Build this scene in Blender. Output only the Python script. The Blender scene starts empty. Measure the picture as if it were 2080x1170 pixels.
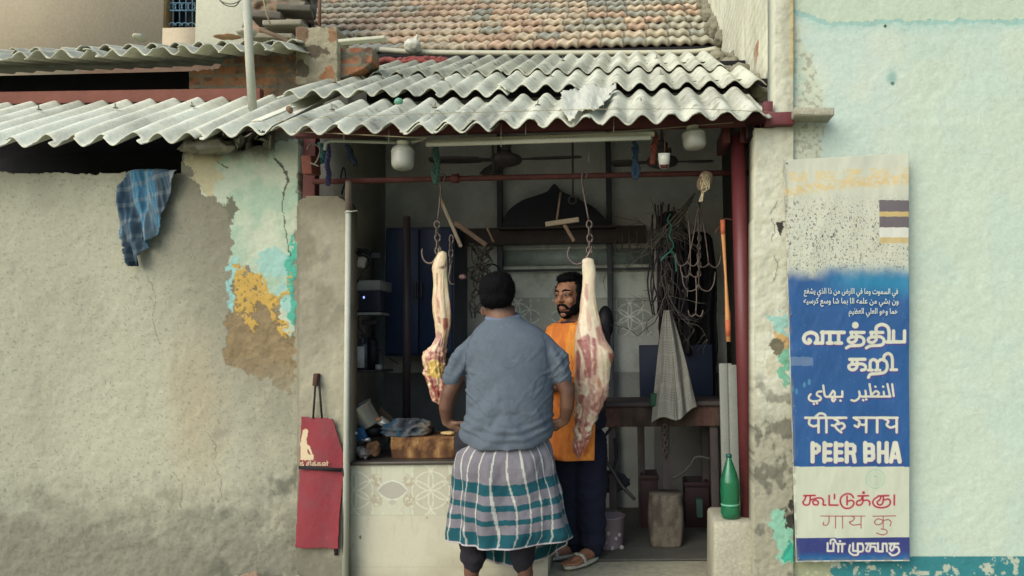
import bpy, bmesh, math, random
import numpy as np
from mathutils import Vector, Matrix, Euler
random.seed(7)
R = math.radians
SC = bpy.context.scene
COL = SC.collection

# ------------------------------------------------------------------ camera
FPX, HOR = 1550.0, 700.0            # focal length and horizon row, in photo pixels (2080 wide)
SHX = -0.101
PPX, PPY = 1040 - SHX*2080, 585.0
CAMZ = 1.31
YAW, PITCH, ROLL = 0.025, math.atan((HOR-PPY)/FPX), -0.0146
camd = bpy.data.cameras.new('camera'); cam = bpy.data.objects.new('camera', camd); COL.objects.link(cam)
camd.sensor_width = 36; camd.lens = FPX/2080*36; camd.shift_x = SHX; camd.clip_start = .05; camd.clip_end = 500
CR = (Matrix.Rotation(YAW, 3, 'Z') @ Matrix.Rotation(math.pi/2+PITCH, 3, 'X') @ Matrix.Rotation(ROLL, 3, 'Z'))
cam.matrix_world = Matrix.Translation((0, 0, CAMZ)) @ CR.to_4x4()
SC.camera = cam
# ------------------------------------------------------------------ sky, sun, exposure
SUN_EL, SUN_AZ = R(36), R(218)      # soft high light from behind the camera, a little to the left
w = bpy.data.worlds.new('World'); SC.world = w; w.use_nodes = True
nt = w.node_tree; sky = nt.nodes.new('ShaderNodeTexSky'); sky.sky_type = 'NISHITA'; sky.sun_disc = False
sky.sun_elevation = SUN_EL; sky.sun_rotation = SUN_AZ; sky.air_density = 1.0; sky.dust_density = 3.0; sky.ozone_density = 1.5
bg = nt.nodes['Background']; bg.inputs[1].default_value = 0.15
nt.links.new(sky.outputs[0], bg.inputs[0])
sl = bpy.data.lights.new('sun', 'SUN'); sl.energy = 1.1; sl.angle = R(70); sl.color = (1, .98, .93)
so = bpy.data.objects.new('sun', sl); COL.objects.link(so)
# direction towards the sun: azimuth measured clockwise from +Y
sd = Vector((math.sin(SUN_AZ)*math.cos(SUN_EL), math.cos(SUN_AZ)*math.cos(SUN_EL), math.sin(SUN_EL)))
so.rotation_euler = sd.to_track_quat('Z', 'Y').to_euler(); so.location = sd*30
SC.view_settings.view_transform = 'Standard'; SC.view_settings.look = 'None'
SC.view_settings.exposure = 0.66; SC.view_settings.gamma = 1

# ------------------------------------------------------------------ helpers
CRn = np.array(CR)
def atn(px, py, Y):
    px = np.asarray(px, float); py = np.asarray(py, float); Y = np.asarray(Y, float)
    d = np.stack([(px-PPX)/FPX + 0*py, -(py-PPY)/FPX + 0*px, -np.ones_like(px+py)], -1) @ CRn.T
    t = Y/d[..., 1]
    p = d*t[..., None]; p[..., 2] += CAMZ
    return p
def at(px, py, Y): return Vector(atn(px, py, Y).tolist())
def proj(p):
    q = (np.asarray(p, float)-np.array([0, 0, CAMZ])) @ CRn
    return PPX + FPX*q[..., 0]/-q[..., 2], PPY - FPX*q[..., 1]/-q[..., 2]
GAIN, TINT = 1.0, np.array((.95, 1.01, .96))
def s2l(c):
    c = np.asarray(c, float)/255.0
    c = np.where(c <= .04045, c/12.92, ((c+.055)/1.055)**2.4)
    return c*GAIN/(1+c*(GAIN-1))*TINT*(.71 if GAIN == 1 else 1)
def C3(*c): return tuple(float(x) for x in s2l(c))

def _h(ix, iy, iz, s):
    n = (ix.astype(np.int64)*374761393 + iy.astype(np.int64)*668265263 + iz.astype(np.int64)*2147483647 + s*1274126177) & 0xffffffff
    n = ((n ^ (n >> 13))*1274126177) & 0xffffffff
    n = ((n ^ (n >> 16))*2246822519) & 0xffffffff
    return ((n ^ (n >> 15)) & 0xffff)/65535.0
def vn(x, y, z=0, s=0):
    x, y, z = np.broadcast_arrays(np.asarray(x, float), np.asarray(y, float), np.asarray(z, float))
    ix, iy, iz = np.floor(x), np.floor(y), np.floor(z)
    f = [x-ix, y-iy, z-iz]; f = [a*a*(3-2*a) for a in f]; r = 0
    for dx in (0, 1):
        for dy in (0, 1):
            for dz in (0, 1):
                r = r + _h(ix+dx, iy+dy, iz+dz, s)*(f[0] if dx else 1-f[0])*(f[1] if dy else 1-f[1])*(f[2] if dz else 1-f[2])
    return r
def fbm(x, y, z=0, o=4, s=0):
    r, a, t = 0, 1, 0
    x, y, z = np.asarray(x, float), np.asarray(y, float), np.asarray(z, float)
    for k in range(o):
        r = r + a*vn(x*2**k, y*2**k, z*2**k, s+k*17); t += a; a *= .55
    return r/t
def sstep(a, b, x):
    t = np.clip((x-a)/(b-a), 0, 1); return t*t*(3-2*t)
def inpoly(x, y, poly):
    r = np.zeros(np.shape(x), bool); n = len(poly); j = n-1
    for i in range(n):
        xi, yi = poly[i]; xj, yj = poly[j]
        if yi != yj:
            r ^= ((yi > y) != (yj > y)) & (x < (xj-xi)*(y-yi)/(yj-yi)+xi)
        j = i
    return r
def segd(x, y, pts):
    d = np.full(np.shape(x), 1e9)
    for (ax, ay), (bx, by) in zip(pts[:-1], pts[1:]):
        vx, vy = bx-ax, by-ay; L = vx*vx+vy*vy+1e-9
        t = np.clip(((x-ax)*vx+(y-ay)*vy)/L, 0, 1)
        d = np.minimum(d, np.hypot(x-ax-t*vx, y-ay-t*vy))
    return d
def mixc(c, k, m):
    m = np.asarray(m, float)[..., None]
    return c*(1-m) + s2l(k)*m

BASE = {}
def thing(name, label, cat, loc, group=None):
    o = bpy.data.objects.new(name, None); COL.objects.link(o); o.location = loc; o.empty_display_size = .1
    BASE[o.name] = Vector(loc); tag(o, label, cat, group); return o
def tag(o, label=None, cat=None, group=None, kind=None):
    if label: o['label'] = label
    if cat: o['category'] = cat
    if group: o['group'] = group
    if kind: o['kind'] = kind
    return o
def obj(name, vf, mat, parent=None, cols=None, smooth=True, label=None, cat=None, group=None, kind=None, solid=0, bevel=0, solid_off=1):
    v, f = vf
    v = np.array([tuple(a) for a in v], float) if not isinstance(v, np.ndarray) else v.astype(float)
    if parent is not None: b = BASE[parent.name]
    else:
        b = Vector(((v[:, 0].min()+v[:, 0].max())/2, (v[:, 1].min()+v[:, 1].max())/2, v[:, 2].min()))
    v = v-np.array(b)
    me = bpy.data.meshes.new(name)
    if isinstance(f, np.ndarray) and f.shape[1] == 4:
        me.vertices.add(len(v)); me.vertices.foreach_set('co', v.ravel())
        me.loops.add(f.size); me.loops.foreach_set('vertex_index', f.ravel().astype(np.int32))
        me.polygons.add(len(f)); me.polygons.foreach_set('loop_start', np.arange(0, f.size, 4, dtype=np.int32))
        me.update(calc_edges=True); me.validate()
    else:
        me.from_pydata(v.tolist(), [], [tuple(q) for q in f]); me.update()
    if cols is not None:
        a = me.color_attributes.new('Col', 'FLOAT_COLOR', 'POINT')
        cc = np.ones((len(v), 4)); cc[:, :3] = cols
        a.data.foreach_set('color', cc.ravel())
    if smooth: me.polygons.foreach_set('use_smooth', np.ones(len(me.polygons), bool))
    me.materials.append(mat)
    o = bpy.data.objects.new(name, me); COL.objects.link(o)
    if parent is not None: o.parent = parent; BASE[o.name] = b.copy()
    else: o.location = b; BASE[o.name] = b.copy()
    if parent is not None and parent.type == 'MESH': pass
    tag(o, label, cat, group, kind)
    if solid:
        m = o.modifiers.new('s', 'SOLIDIFY'); m.thickness = solid; m.offset = solid_off
    if bevel:
        m = o.modifiers.new('b', 'BEVEL'); m.width = bevel; m.segments = 2; m.limit_method = 'ANGLE'; m.angle_limit = R(40)
        m.harden_normals = False
    return o
def J(*parts):
    V, F = [], []
    for v, f in parts:
        o = len(V); V += [tuple(a) for a in v]; F += [tuple(i+o for i in q) for q in f]
    return V, F
def box(x0, x1, y0, y1, z0, z1):
    v = [(x, y, z) for x in (x0, x1) for y in (y0, y1) for z in (z0, z1)]
    return v, [(0, 1, 3, 2), (4, 6, 7, 5), (0, 4, 5, 1), (2, 3, 7, 6), (0, 2, 6, 4), (1, 5, 7, 3)]
def obox(c, sx, sy, sz, rot=(0, 0, 0)):
    v, f = box(-sx/2, sx/2, -sy/2, sy/2, -sz/2, sz/2); m = Euler(rot).to_matrix()
    return [m @ Vector(a)+Vector(c) for a in v], f
def beam(a, b, w, h, up=(0, 0, 1)):
    a, b = Vector(a), Vector(b); d = (b-a).normalized(); s = d.cross(Vector(up))
    if s.length < 1e-4: s = Vector((1, 0, 0))
    s.normalize(); u = s.cross(d); v = []
    for p in (a, b):
        for i, j in ((-1, -1), (1, -1), (1, 1), (-1, 1)): v.append(p+s*(i*w/2)+u*(j*h/2))
    return v, [(0, 1, 2, 3), (7, 6, 5, 4), (0, 4, 5, 1), (1, 5, 6, 2), (2, 6, 7, 3), (3, 7, 4, 0)]
def spline(pts, n=6):
    P = [np.array(p, float) for p in pts]
    if len(P) < 3: return P
    Q = [2*P[0]-P[1]]+P+[2*P[-1]-P[-2]]; out = []
    for i in range(1, len(Q)-2):
        for k in range(n):
            t = k/n; a, b, c, d = Q[i-1], Q[i], Q[i+1], Q[i+2]
            out.append(.5*(2*b+(c-a)*t+(2*a-5*b+4*c-d)*t*t+(3*b-a-3*c+d)*t**3))
    out.append(P[-1]); return out
def tube(pts, r, n=8, cap=True, flat=1.0):
    P = [Vector(p) for p in pts]; m = len(P)
    rr = [r]*m if np.isscalar(r) else list(r)
    V, F = [], []; t0 = (P[1]-P[0]).normalized()
    u = t0.orthogonal().normalized()
    for i in range(m):
        t = (P[min(i+1, m-1)]-P[max(i-1, 0)])
        t = t.normalized() if t.length > 1e-9 else t0
        u = (u-t*u.dot(t)); u = u.normalized() if u.length > 1e-6 else t.orthogonal().normalized()
        b = t.cross(u)
        for k in range(n):
            a = 2*math.pi*k/n; V.append(P[i]+(u*math.cos(a)+b*math.sin(a)*flat)*rr[i])
    for i in range(m-1):
        for k in range(n): F.append((i*n+k, i*n+(k+1) % n, (i+1)*n+(k+1) % n, (i+1)*n+k))
    if cap:
        F.append(tuple(reversed(range(n)))); F.append(tuple(range((m-1)*n, m*n)))
    return V, F
def rtube(pts, r, n=12):
    """tube with round ends (closed)"""
    P = [Vector(p) for p in pts]; rr = [r]*len(P) if np.isscalar(r) else list(r)
    d0 = (P[0]-P[1]).normalized(); d1 = (P[-1]-P[-2]).normalized()
    A, ra, B, rb = [], [], [], []
    for k in (0.98, .8, .45):
        A.append(P[0]+d0*rr[0]*k); ra.append(rr[0]*math.sqrt(1-k*k)); B.insert(0, P[-1]+d1*rr[-1]*k); rb.insert(0, rr[-1]*math.sqrt(1-k*k))
    return tube(A+P+B, ra+rr+rb, n)
def ell(c, rx, ry, rz, n=16, rot=None):
    V, F = [], []; m = n//2+1; M = Euler(rot).to_matrix() if rot else Matrix.Identity(3); c = Vector(c)
    for i in range(1, m):
        th = math.pi*i/m
        for k in range(n):
            a = 2*math.pi*k/n; V.append(c+M @ Vector((rx*math.sin(th)*math.cos(a), ry*math.sin(th)*math.sin(a), rz*math.cos(th))))
    for i in range(m-2):
        for k in range(n): F.append((i*n+k, (i+1)*n+k, (i+1)*n+(k+1) % n, i*n+(k+1) % n))
    V.append(c+M @ Vector((0, 0, rz))); V.append(c+M @ Vector((0, 0, -rz))); t = len(V)-2
    for k in range(n):
        F.append((t, k, (k+1) % n)); F.append((t+1, (m-2)*n+(k+1) % n, (m-2)*n+k))
    return V, F
def lathe(c, prof, n=24, axis=(0, 0, 1)):
    """prof: (radius, height) pairs along axis from c"""
    ax = Vector(axis).normalized(); u = ax.orthogonal().normalized(); b = ax.cross(u); c = Vector(c); V, F = [], []
    for r, h in prof:
        for k in range(n):
            a = 2*math.pi*k/n; V.append(c+ax*h+(u*math.cos(a)+b*math.sin(a))*max(r, 1e-4))
    for i in range(len(prof)-1):
        for k in range(n): F.append((i*n+k, i*n+(k+1) % n, (i+1)*n+(k+1) % n, (i+1)*n+k))
    F.append(tuple(reversed(range(n)))); F.append(tuple(range((len(prof)-1)*n, len(prof)*n)))
    return V, F
def loft(rings, n=28, cap=True):
    """rings: (cx, cy, z, rx, ry) ellipses stacked along z"""
    V, F = [], []
    for cx, cy, z, rx, ry in rings:
        for k in range(n):
            a = 2*math.pi*k/n; V.append((cx+rx*math.cos(a), cy+ry*math.sin(a), z))
    for i in range(len(rings)-1):
        for k in range(n): F.append((i*n+k, i*n+(k+1) % n, (i+1)*n+(k+1) % n, (i+1)*n+k))
    if cap:
        F.append(tuple(reversed(range(n)))); F.append(tuple(range((len(rings)-1)*n, len(rings)*n)))
    return V, F
def prism(pts, th):
    """closed outline of world points in a plane of constant y, given thickness away from the viewer"""
    n = len(pts); V = [tuple(p) for p in pts]+[(p[0], p[1]+th, p[2]) for p in pts]
    return V, [tuple(range(n)), tuple(reversed(range(n, 2*n)))]+[(i, (i+1) % n, n+(i+1) % n, n+i)[::-1] for i in range(n)]
def outline(pts, Y): return [at(x, y, Y) for x, y in pts]
def pl(Y, pts): return [at(p[0], p[1], Y+(p[2] if len(p) > 2 else 0)) for p in pts]
def gridf(nu, nv):
    i = np.arange(nu-1)[None, :]; j = np.arange(nv-1)[:, None]; a = (j*nu+i).ravel()
    return np.stack([a, a+nu, a+nu+1, a+1], -1)
def remesh(parts, voxel, smooth=6, fac=.5):
    me = bpy.data.meshes.new('tmp'); V, F = J(*parts); me.from_pydata([tuple(v) for v in V], [], F)
    bm = bmesh.new(); bm.from_mesh(me); bmesh.ops.recalc_face_normals(bm, faces=bm.faces); bm.to_mesh(me); bm.free()
    o = bpy.data.objects.new('tmp', me); COL.objects.link(o)
    m = o.modifiers.new('r', 'REMESH'); m.mode = 'VOXEL'; m.voxel_size = voxel
    if smooth:
        s = o.modifiers.new('s', 'SMOOTH'); s.factor = fac; s.iterations = smooth
    dg = bpy.context.evaluated_depsgraph_get(); m2 = bpy.data.meshes.new_from_object(o.evaluated_get(dg))
    n = len(m2.vertices); v = np.empty(n*3); m2.vertices.foreach_get('co', v)
    f = [tuple(p.vertices) for p in m2.polygons]
    nr = np.empty(n*3); m2.vertices.foreach_get('normal', nr)
    bpy.data.objects.remove(o); bpy.data.meshes.remove(me); bpy.data.meshes.remove(m2)
    return v.reshape(-1, 3), f, nr.reshape(-1, 3)

MATS = {}
def mat(name, c=None, rough=.85, var=.18, vs=5, bump=.25, bs=70, metal=0, spec=.3, grain=.1, stretch=(1, 1, 1), trans=0, ior=1.45, sss=0):
    if name in MATS: return MATS[name]
    m = bpy.data.materials.new(name); m.use_nodes = True; t = m.node_tree; N = t.nodes; L = t.links
    b = N['Principled BSDF']; b.inputs['Roughness'].default_value = rough; b.inputs['Metallic'].default_value = metal
    b.inputs['Specular IOR Level'].default_value = spec
    if trans: b.inputs['Transmission Weight'].default_value = trans; b.inputs['IOR'].default_value = ior
    if sss: b.inputs['Subsurface Weight'].default_value = sss; b.inputs['Subsurface Radius'].default_value = (.02, .008, .005)
    tc = N.new('ShaderNodeTexCoord'); mp = N.new('ShaderNodeMapping'); L.new(tc.outputs['Object'], mp.inputs[0]); mp.inputs['Scale'].default_value = stretch
    if c is None:
        src = N.new('ShaderNodeAttribute'); src.attribute_name = 'Col'; base = src.outputs['Color']
    else:
        src = N.new('ShaderNodeRGB'); src.outputs[0].default_value = (*s2l(c), 1); base = src.outputs[0]
    for sc, am in ((vs, var), (vs*14, grain)):
        if not am: continue
        n = N.new('ShaderNodeTexNoise'); n.inputs['Scale'].default_value = sc; n.inputs['Detail'].default_value = 5; n.inputs['Roughness'].default_value = .65
        L.new(mp.outputs[0], n.inputs['Vector'])
        mr = N.new('ShaderNodeMapRange'); mr.inputs[1].default_value = .28; mr.inputs[2].default_value = .72
        mr.inputs[3].default_value = 1-am; mr.inputs[4].default_value = 1+am*.7; L.new(n.outputs[0], mr.inputs[0])
        mx = N.new('ShaderNodeVectorMath'); mx.operation = 'SCALE'; L.new(base, mx.inputs[0]); L.new(mr.outputs[0], mx.inputs['Scale']); base = mx.outputs[0]
    L.new(base, b.inputs['Base Color'])
    if bump:
        n = N.new('ShaderNodeTexNoise'); n.inputs['Scale'].default_value = bs; n.inputs['Detail'].default_value = 6; L.new(mp.outputs[0], n.inputs['Vector'])
        bp = N.new('ShaderNodeBump'); bp.inputs['Strength'].default_value = bump; bp.inputs['Distance'].default_value = .01
        L.new(n.outputs[0], bp.inputs['Height']); L.new(bp.outputs[0], b.inputs['Normal'])
    MATS[name] = m; return m

def sheet(name, x0, x1, y0, y1, Y, paint, m, parent=None, step=2.0, relief=0, rs=40, keep=None, solid=.1, Yf=None, **kw):
    """an upright slab whose face is given as a span of photo rows/columns at depth Y; paint(px,py)->linear colours; relief = surface roughness in metres"""
    nx, ny = max(2, int((x1-x0)/step)+1), max(2, int((y1-y0)/step)+1)
    gx, gy = np.meshgrid(np.linspace(x0, x1, nx), np.linspace(y0, y1, ny)); gx, gy = gx.ravel(), gy.ravel()
    p = atn(gx, gy, Y if Yf is None else Yf(gx, gy))
    c = paint(gx, gy) if paint else None
    if relief: p[:, 1] += relief*(fbm(p[:, 0]*rs, p[:, 2]*rs, 0, 4, 5)-.5)*2
    if getattr(paint, 'emb', None) is not None: p[:, 1] -= paint.emb
    f = gridf(nx, ny)
    if keep is not None:
        k = keep(gx, gy); f = f[k[f].all(1)]
        u, inv = np.unique(f, return_inverse=True); f = inv.reshape(f.shape); p = p[u]; c = c[u] if c is not None else None
    p, f, c = thicken(p, f, c, (0, solid, 0))
    return obj(name, (p, f), m, parent, cols=c, **kw)
def thicken(p, f, c, vec):
    """give an open quad sheet a straight back and sides"""
    n = len(p); e = np.concatenate([f[:, [0, 1]], f[:, [1, 2]], f[:, [2, 3]], f[:, [3, 0]]])
    key = e.min(1)*n+e.max(1); u, idx, cnt = np.unique(key, return_index=True, return_counts=True); b = e[idx[cnt == 1]]
    back = p+np.array(vec); ax = int(np.argmax(np.abs(vec))); back[:, ax] = np.median(p[:, ax])+vec[ax]
    side = np.stack([b[:, 1], b[:, 0], b[:, 0]+n, b[:, 1]+n], -1)
    return np.concatenate([p, back]), np.concatenate([f, f[:, ::-1]+n, side]), (np.concatenate([c, c]) if c is not None else None)
def P2(pts, box_, sc):
    """points read off an enlarged crop -> photo pixels"""
    return [(box_[0]+x/sc, box_[1]+y/sc) for x, y in pts]

# ================================================================== the setting
YF = 4.43                            # front plane of the shop
M_plaster = mat('plaster', None, .95, .05, 3, .22, 90, grain=.09)
M_floor = mat('cement_floor', (92, 90, 84), .8, .3, 2.5, .3, 60, grain=.2)
M_street = mat('street_concrete', (176, 170, 150), .95, .25, 1.5, .5, 50, grain=.25)
tag(obj('street_ground', ([(-60, -60, 0), (60, -60, 0), (60, 60, 0), (-60, 60, 0)], [(0, 1, 2, 3)]), M_street), kind='structure')
tag(obj('shop_floor', box(-1.6, .72, 4.72, 6.19, 0.002, .016), M_floor, bevel=.006), kind='structure')

# ---- left wall, with the dark opening under the eave
mint = [(374, 285), (612, 285), (609, 400), (603, 470), (598, 560), (599, 690), (588, 676), (572, 655), (575, 610), (556, 612), (540, 590), (520, 560), (495, 540), (462, 532), (474, 500), (472, 440), (440, 405), (402, 390), (390, 350), (372, 330)]
cream = [(374, 285), (452, 285), (452, 405), (400, 388), (388, 352), (372, 330)]
yellow = [(470, 536), (486, 536), (500, 560), (525, 553), (533, 575), (555, 590), (562, 610), (580, 594), (584, 566), (590, 560), (588, 600), (560, 622), (566, 640), (592, 672), (590, 690), (560, 664), (546, 632), (524, 612), (512, 640), (520, 672), (505, 668), (494, 645), (476, 642), (478, 600), (486, 580)]
brown = [(464, 610), (486, 560), (520, 560), (560, 610), (600, 690), (602, 770), (590, 800), (540, 770), (455, 740), (458, 660)]
lblue = [(464, 535), (482, 526), (492, 545), (478, 556), (476, 600), (470, 634), (460, 628), (464, 590)]
lblue2 = [(520, 520), (560, 500), (598, 520), (598, 660), (582, 640), (560, 600), (580, 560), (560, 560), (535, 560)]
teal = [(585, 520), (601, 470), (600, 660), (588, 655), (584, 600)]
def left_paint(x, y):
    wx = x+(fbm(x/14, y/14, 0, 4, 1)-.5)*34; wy = y+(fbm(x/14, y/14, 0, 4, 2)-.5)*34
    sx = x+(fbm(x/40, y/40, 0, 4, 3)-.5)*60; sy = y+(fbm(x/40, y/40, 0, 4, 4)-.5)*60
    c = np.zeros(x.shape+(3,))+s2l((180, 177, 158))
    n = fbm(x/90, y/120, 0, 5, 5)
    c = mixc(c, (160, 155, 138), sstep(.42, .68, n)*.5)
    # darker re-plaster with eave falloff painted in, lower left painted lit, damp foot
    dk = sstep(250, 60, np.hypot((sx-452)*1.1, (sy-500)*.55)); c = mixc(c, (132, 128, 114), dk*.9)
    dk2 = sstep(330, 420, sx)*sstep(1040, 700, sy)*.5; c = mixc(c, (140, 134, 117), dk2)
    c = mixc(c, (194, 190, 168), sstep(300, 60, np.hypot(sx-300, (sy-860)*.6))*.75)
    foot = sstep(930, 1120, sy+(fbm(x/25, y/25, 0, 4, 6)-.5)*160); c = mixc(c, (122, 118, 104), foot*.75)
    blot = sstep(.55, .72, fbm(x/55, y/55, 0, 5, 7))*sstep(380, 460, x)*sstep(820, 950, y); c = mixc(c, (100, 98, 88), blot*.75)
    lt = sstep(.56, .72, fbm(x/35, y/60, 0, 4, 8))*sstep(440, 520, x)*sstep(740, 820, y); c = mixc(c, (182, 176, 156), lt*.6)
    rust = sstep(90, 10, np.hypot(sx-395, (sy-830)*.4)); c = mixc(c, (176, 156, 126), rust*.45)
    b = inpoly(wx, wy, brown); c[b] = s2l((146, 126, 96)); 
    tone = fbm(x/18, y/12, 0, 4, 9); c = np.where(b[..., None], c*(.72+.6*tone)[..., None], c)
    fade = sstep(720, 800, sy)*b; c = mixc(c, (150, 142, 122), fade*.8)
    mm = inpoly(wx, wy, mint); c[mm] = s2l((192, 203, 182)); t2 = fbm(x/50, y/50, 0, 4, 10)
    c = np.where(mm[..., None], mixc(mixc(c, (206, 210, 190), sstep(.45, .7, t2)*.8), (160, 192, 170), sstep(.55, .36, t2)*.55), c)
    cr = inpoly(sx, sy, cream) & mm; c[cr] = s2l((200, 190, 158))
    for poly, k in ((lblue2, (166, 204, 196)), (lblue, (160, 205, 200)), (teal, (92, 180, 160))):
        q = inpoly(wx, wy, poly); c[q] = s2l(k)
    yq = inpoly(wx, wy, yellow) & (fbm(x/6, y/6, 0, 3, 11) < .66); c[yq] = s2l((206, 168, 90))
    # a little dark patch where the paint has fallen off, and cracks
    hole = inpoly(wx, wy, [(455, 425), (470, 395), (480, 420), (474, 450)]); c[hole] = s2l((120, 120, 104))
    cr1 = segd(wx*.35+x*.65, wy*.35+y*.65, [(560, 322), (578, 345), (584, 370), (578, 400), (574, 430), (582, 470), (590, 520)]); c = mixc(c, (72, 74, 66), (cr1 < 1.1+1.2*(y < 400))*.9)
    cr2 = segd(wx*.5+x*.5, wy*.5+y*.5, [(440, 332), (460, 338)]); c = mixc(c, (80, 76, 66), (cr2 < 1.6)*.9)
    lp = (mm & ~hole)*.0035+yq*.0015+(inpoly(wx, wy, teal) | inpoly(wx, wy, lblue2))*.001; left_paint.emb = lp-.005*(b & ~yq & ~mm)*fbm(x/5, y/5, 0, 3, 13)+.012*foot*(fbm(x/16, y/16, 0, 4, 14)-.5)
    for cl_ in ([(300, 560), (318, 600), (308, 650), (326, 700)], [(420, 880), (440, 905), (432, 940), (452, 985), (446, 1020)], [(352, 960), (372, 985), (366, 1030)]): c = mixc(c, (118, 114, 102), (segd(wx*.4+x*.6, wy*.4+y*.6, cl_) < 1.0)*.6)
    pits = sstep(.74, .80, fbm(x/3.2, y/3.2, 0, 2, 15)); c = mixc(c, (104, 100, 90), pits*.5*~mm)
    top = sstep(330, 300, y+(fbm(x/20, y/20, 0, 3, 12)-.5)*30)*(x < 560); c = mixc(c, (116, 106, 90), top*.8)  # eave shade along the wall top put into the colour
    return c
def left_keep(x, y):
    e = (fbm(x/12, y/12, 0, 4, 20)-.5)*16
    return ~((x+e < 372-(y-290)*.06) & (y+e < 350) & (y > -1))
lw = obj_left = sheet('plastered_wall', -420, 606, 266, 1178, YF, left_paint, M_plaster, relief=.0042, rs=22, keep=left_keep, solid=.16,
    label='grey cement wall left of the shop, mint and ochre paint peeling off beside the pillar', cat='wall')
# the dark room behind the opening
M_dark = mat('plain_dark', (44, 43, 48), .95, .3, 4, .2, 40)  # near-black colour shared by panels, purlins, roof deck and small box
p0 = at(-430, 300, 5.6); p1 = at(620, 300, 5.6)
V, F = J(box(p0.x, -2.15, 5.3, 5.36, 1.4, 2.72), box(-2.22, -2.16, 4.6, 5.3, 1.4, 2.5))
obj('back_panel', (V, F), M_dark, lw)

# ---- pillar left of the counter
def pil_paint(x, y):
    c = np.zeros(x.shape+(3,))+s2l((168, 161, 142)); n = fbm(x/50, y/70, 0, 5, 31)
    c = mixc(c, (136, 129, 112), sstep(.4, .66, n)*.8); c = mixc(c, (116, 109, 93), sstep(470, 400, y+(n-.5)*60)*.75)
    c = mixc(c, (190, 183, 160), sstep(560, 800, y)*sstep(1050, 800, y)*.5)
    c = mixc(c, (124, 120, 106), sstep(1060, 1140, y+(n-.5)*120)*.8)
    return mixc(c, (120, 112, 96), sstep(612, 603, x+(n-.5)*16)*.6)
def pil_keep(x, y):
    r = 16; ins = (y > 401+r) | ((x > 604+r) & (x < 704-r)) | (np.hypot(np.where(x < 650, x-(604+r), x-(704-r)), y-(401+r)) < r)
    return ins | (y > 420)
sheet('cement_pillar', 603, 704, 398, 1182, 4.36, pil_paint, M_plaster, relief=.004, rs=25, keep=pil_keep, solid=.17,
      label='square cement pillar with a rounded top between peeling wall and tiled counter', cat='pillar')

zA = at(1050, 257, 3.84).z; zB = at(1050, 186, 4.59).z; zC = at(1050, 150, 5.31).z; zD = at(1050, 119, 6.5).z
def zof(y): return float(np.interp(y, [3.84, 4.59, 5.31, 6.5], [zA, zB, zC, zD]))-.10   # just under the awning
# ---- room behind: side walls, back wall
GAIN = 5.0
M_room = mat('room_plaster', (116, 110, 102), .95, .22, 2.5, .3, 50, grain=.12)
def circles_pattern(u, v, c, line, dark, s):
    """overlapping circle tile motif; u,v in photo px about the motif centre, s = circle radius"""
    d = np.hypot(u, v); cent = d < s*.98
    pet = np.zeros(u.shape, int); ln = np.abs(d-s) < 1.2*s/38
    for k in range(6):
        a = math.radians(30+60*k); q = np.hypot(u-s*math.cos(a), v-s*math.sin(a)); pet += q < s; ln |= np.abs(q-s) < 1.3*s/38
    area = (np.abs(u) < s*1.62) & (np.abs(v) < s*1.38)
    c = np.where(((pet >= 2) & area)[..., None], mixc(c, dark, np.full(u.shape, .75)), c)
    return np.where((ln & area)[..., None], s2l(line)+0*c, c)
def back_paint(x, y):
    n = fbm(x/60, y/60, 0, 5, 41)
    c = np.zeros(x.shape+(3,))+s2l((128, 126, 122)); c = mixc(c, (106, 104, 102), sstep(.4, .65, n)*.7)
    t = (x > 985) & (x < 1330) & (y > 495); tl = np.zeros(x.shape+(3,))+s2l((146, 152, 144)); tl = mixc(tl, (104, 106, 102), sstep(.48, .72, fbm(x/25, y/40, 0, 4, 42))*.7)
    tl = np.where((y > 756)[..., None], tl*.22, tl)  # tiles below table height darkened in the colour to stand for gloom
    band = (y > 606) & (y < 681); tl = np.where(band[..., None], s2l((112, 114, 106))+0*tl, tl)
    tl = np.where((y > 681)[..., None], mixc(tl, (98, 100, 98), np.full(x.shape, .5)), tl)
    for mx in (1052, 1165, 1279):
        tb = circles_pattern(x-mx, y-643, tl.copy(), (178, 182, 172), (92, 94, 90), 27.)
        tl = np.where((band & (np.abs(x-mx) < 52))[..., None], tb, tl)
    g = (np.abs(((x-1019) % 113)-1) < 1) | (np.abs(y-606) < 1) | (np.abs(y-681) < 1) | (np.abs(y-545) < 1) | (np.abs(y-756) < 1) | (np.abs(y-832) < 1)
    tl = mixc(tl, (70, 72, 70), g*.7)
    c = np.where((y > 756)[..., None], c*.3, c)  # same painted gloom on the plaster beside the tiles
    return np.where(t[..., None], tl, c)
M_back = mat('back_wall_paint', None, .6, .15, 4, .15, 60, grain=.1)
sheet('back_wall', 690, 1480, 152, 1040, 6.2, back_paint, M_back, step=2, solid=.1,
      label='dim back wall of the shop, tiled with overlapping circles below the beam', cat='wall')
obj('side_wall', ([(x, y, z) for x in (-2.13, -2.05) for y, z in ((4.60, 0), (6.2, 0), (6.2, zof(6.2)), (4.60, zof(4.60)))], [(0, 1, 2, 3)[::-1], (4, 5, 6, 7), (0, 1, 5, 4), (1, 2, 6, 5), (2, 3, 7, 6), (3, 0, 4, 7)]), M_room, label='left inner wall of the shop carrying the small shelves', cat='wall')

GAIN = 1.0
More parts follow.
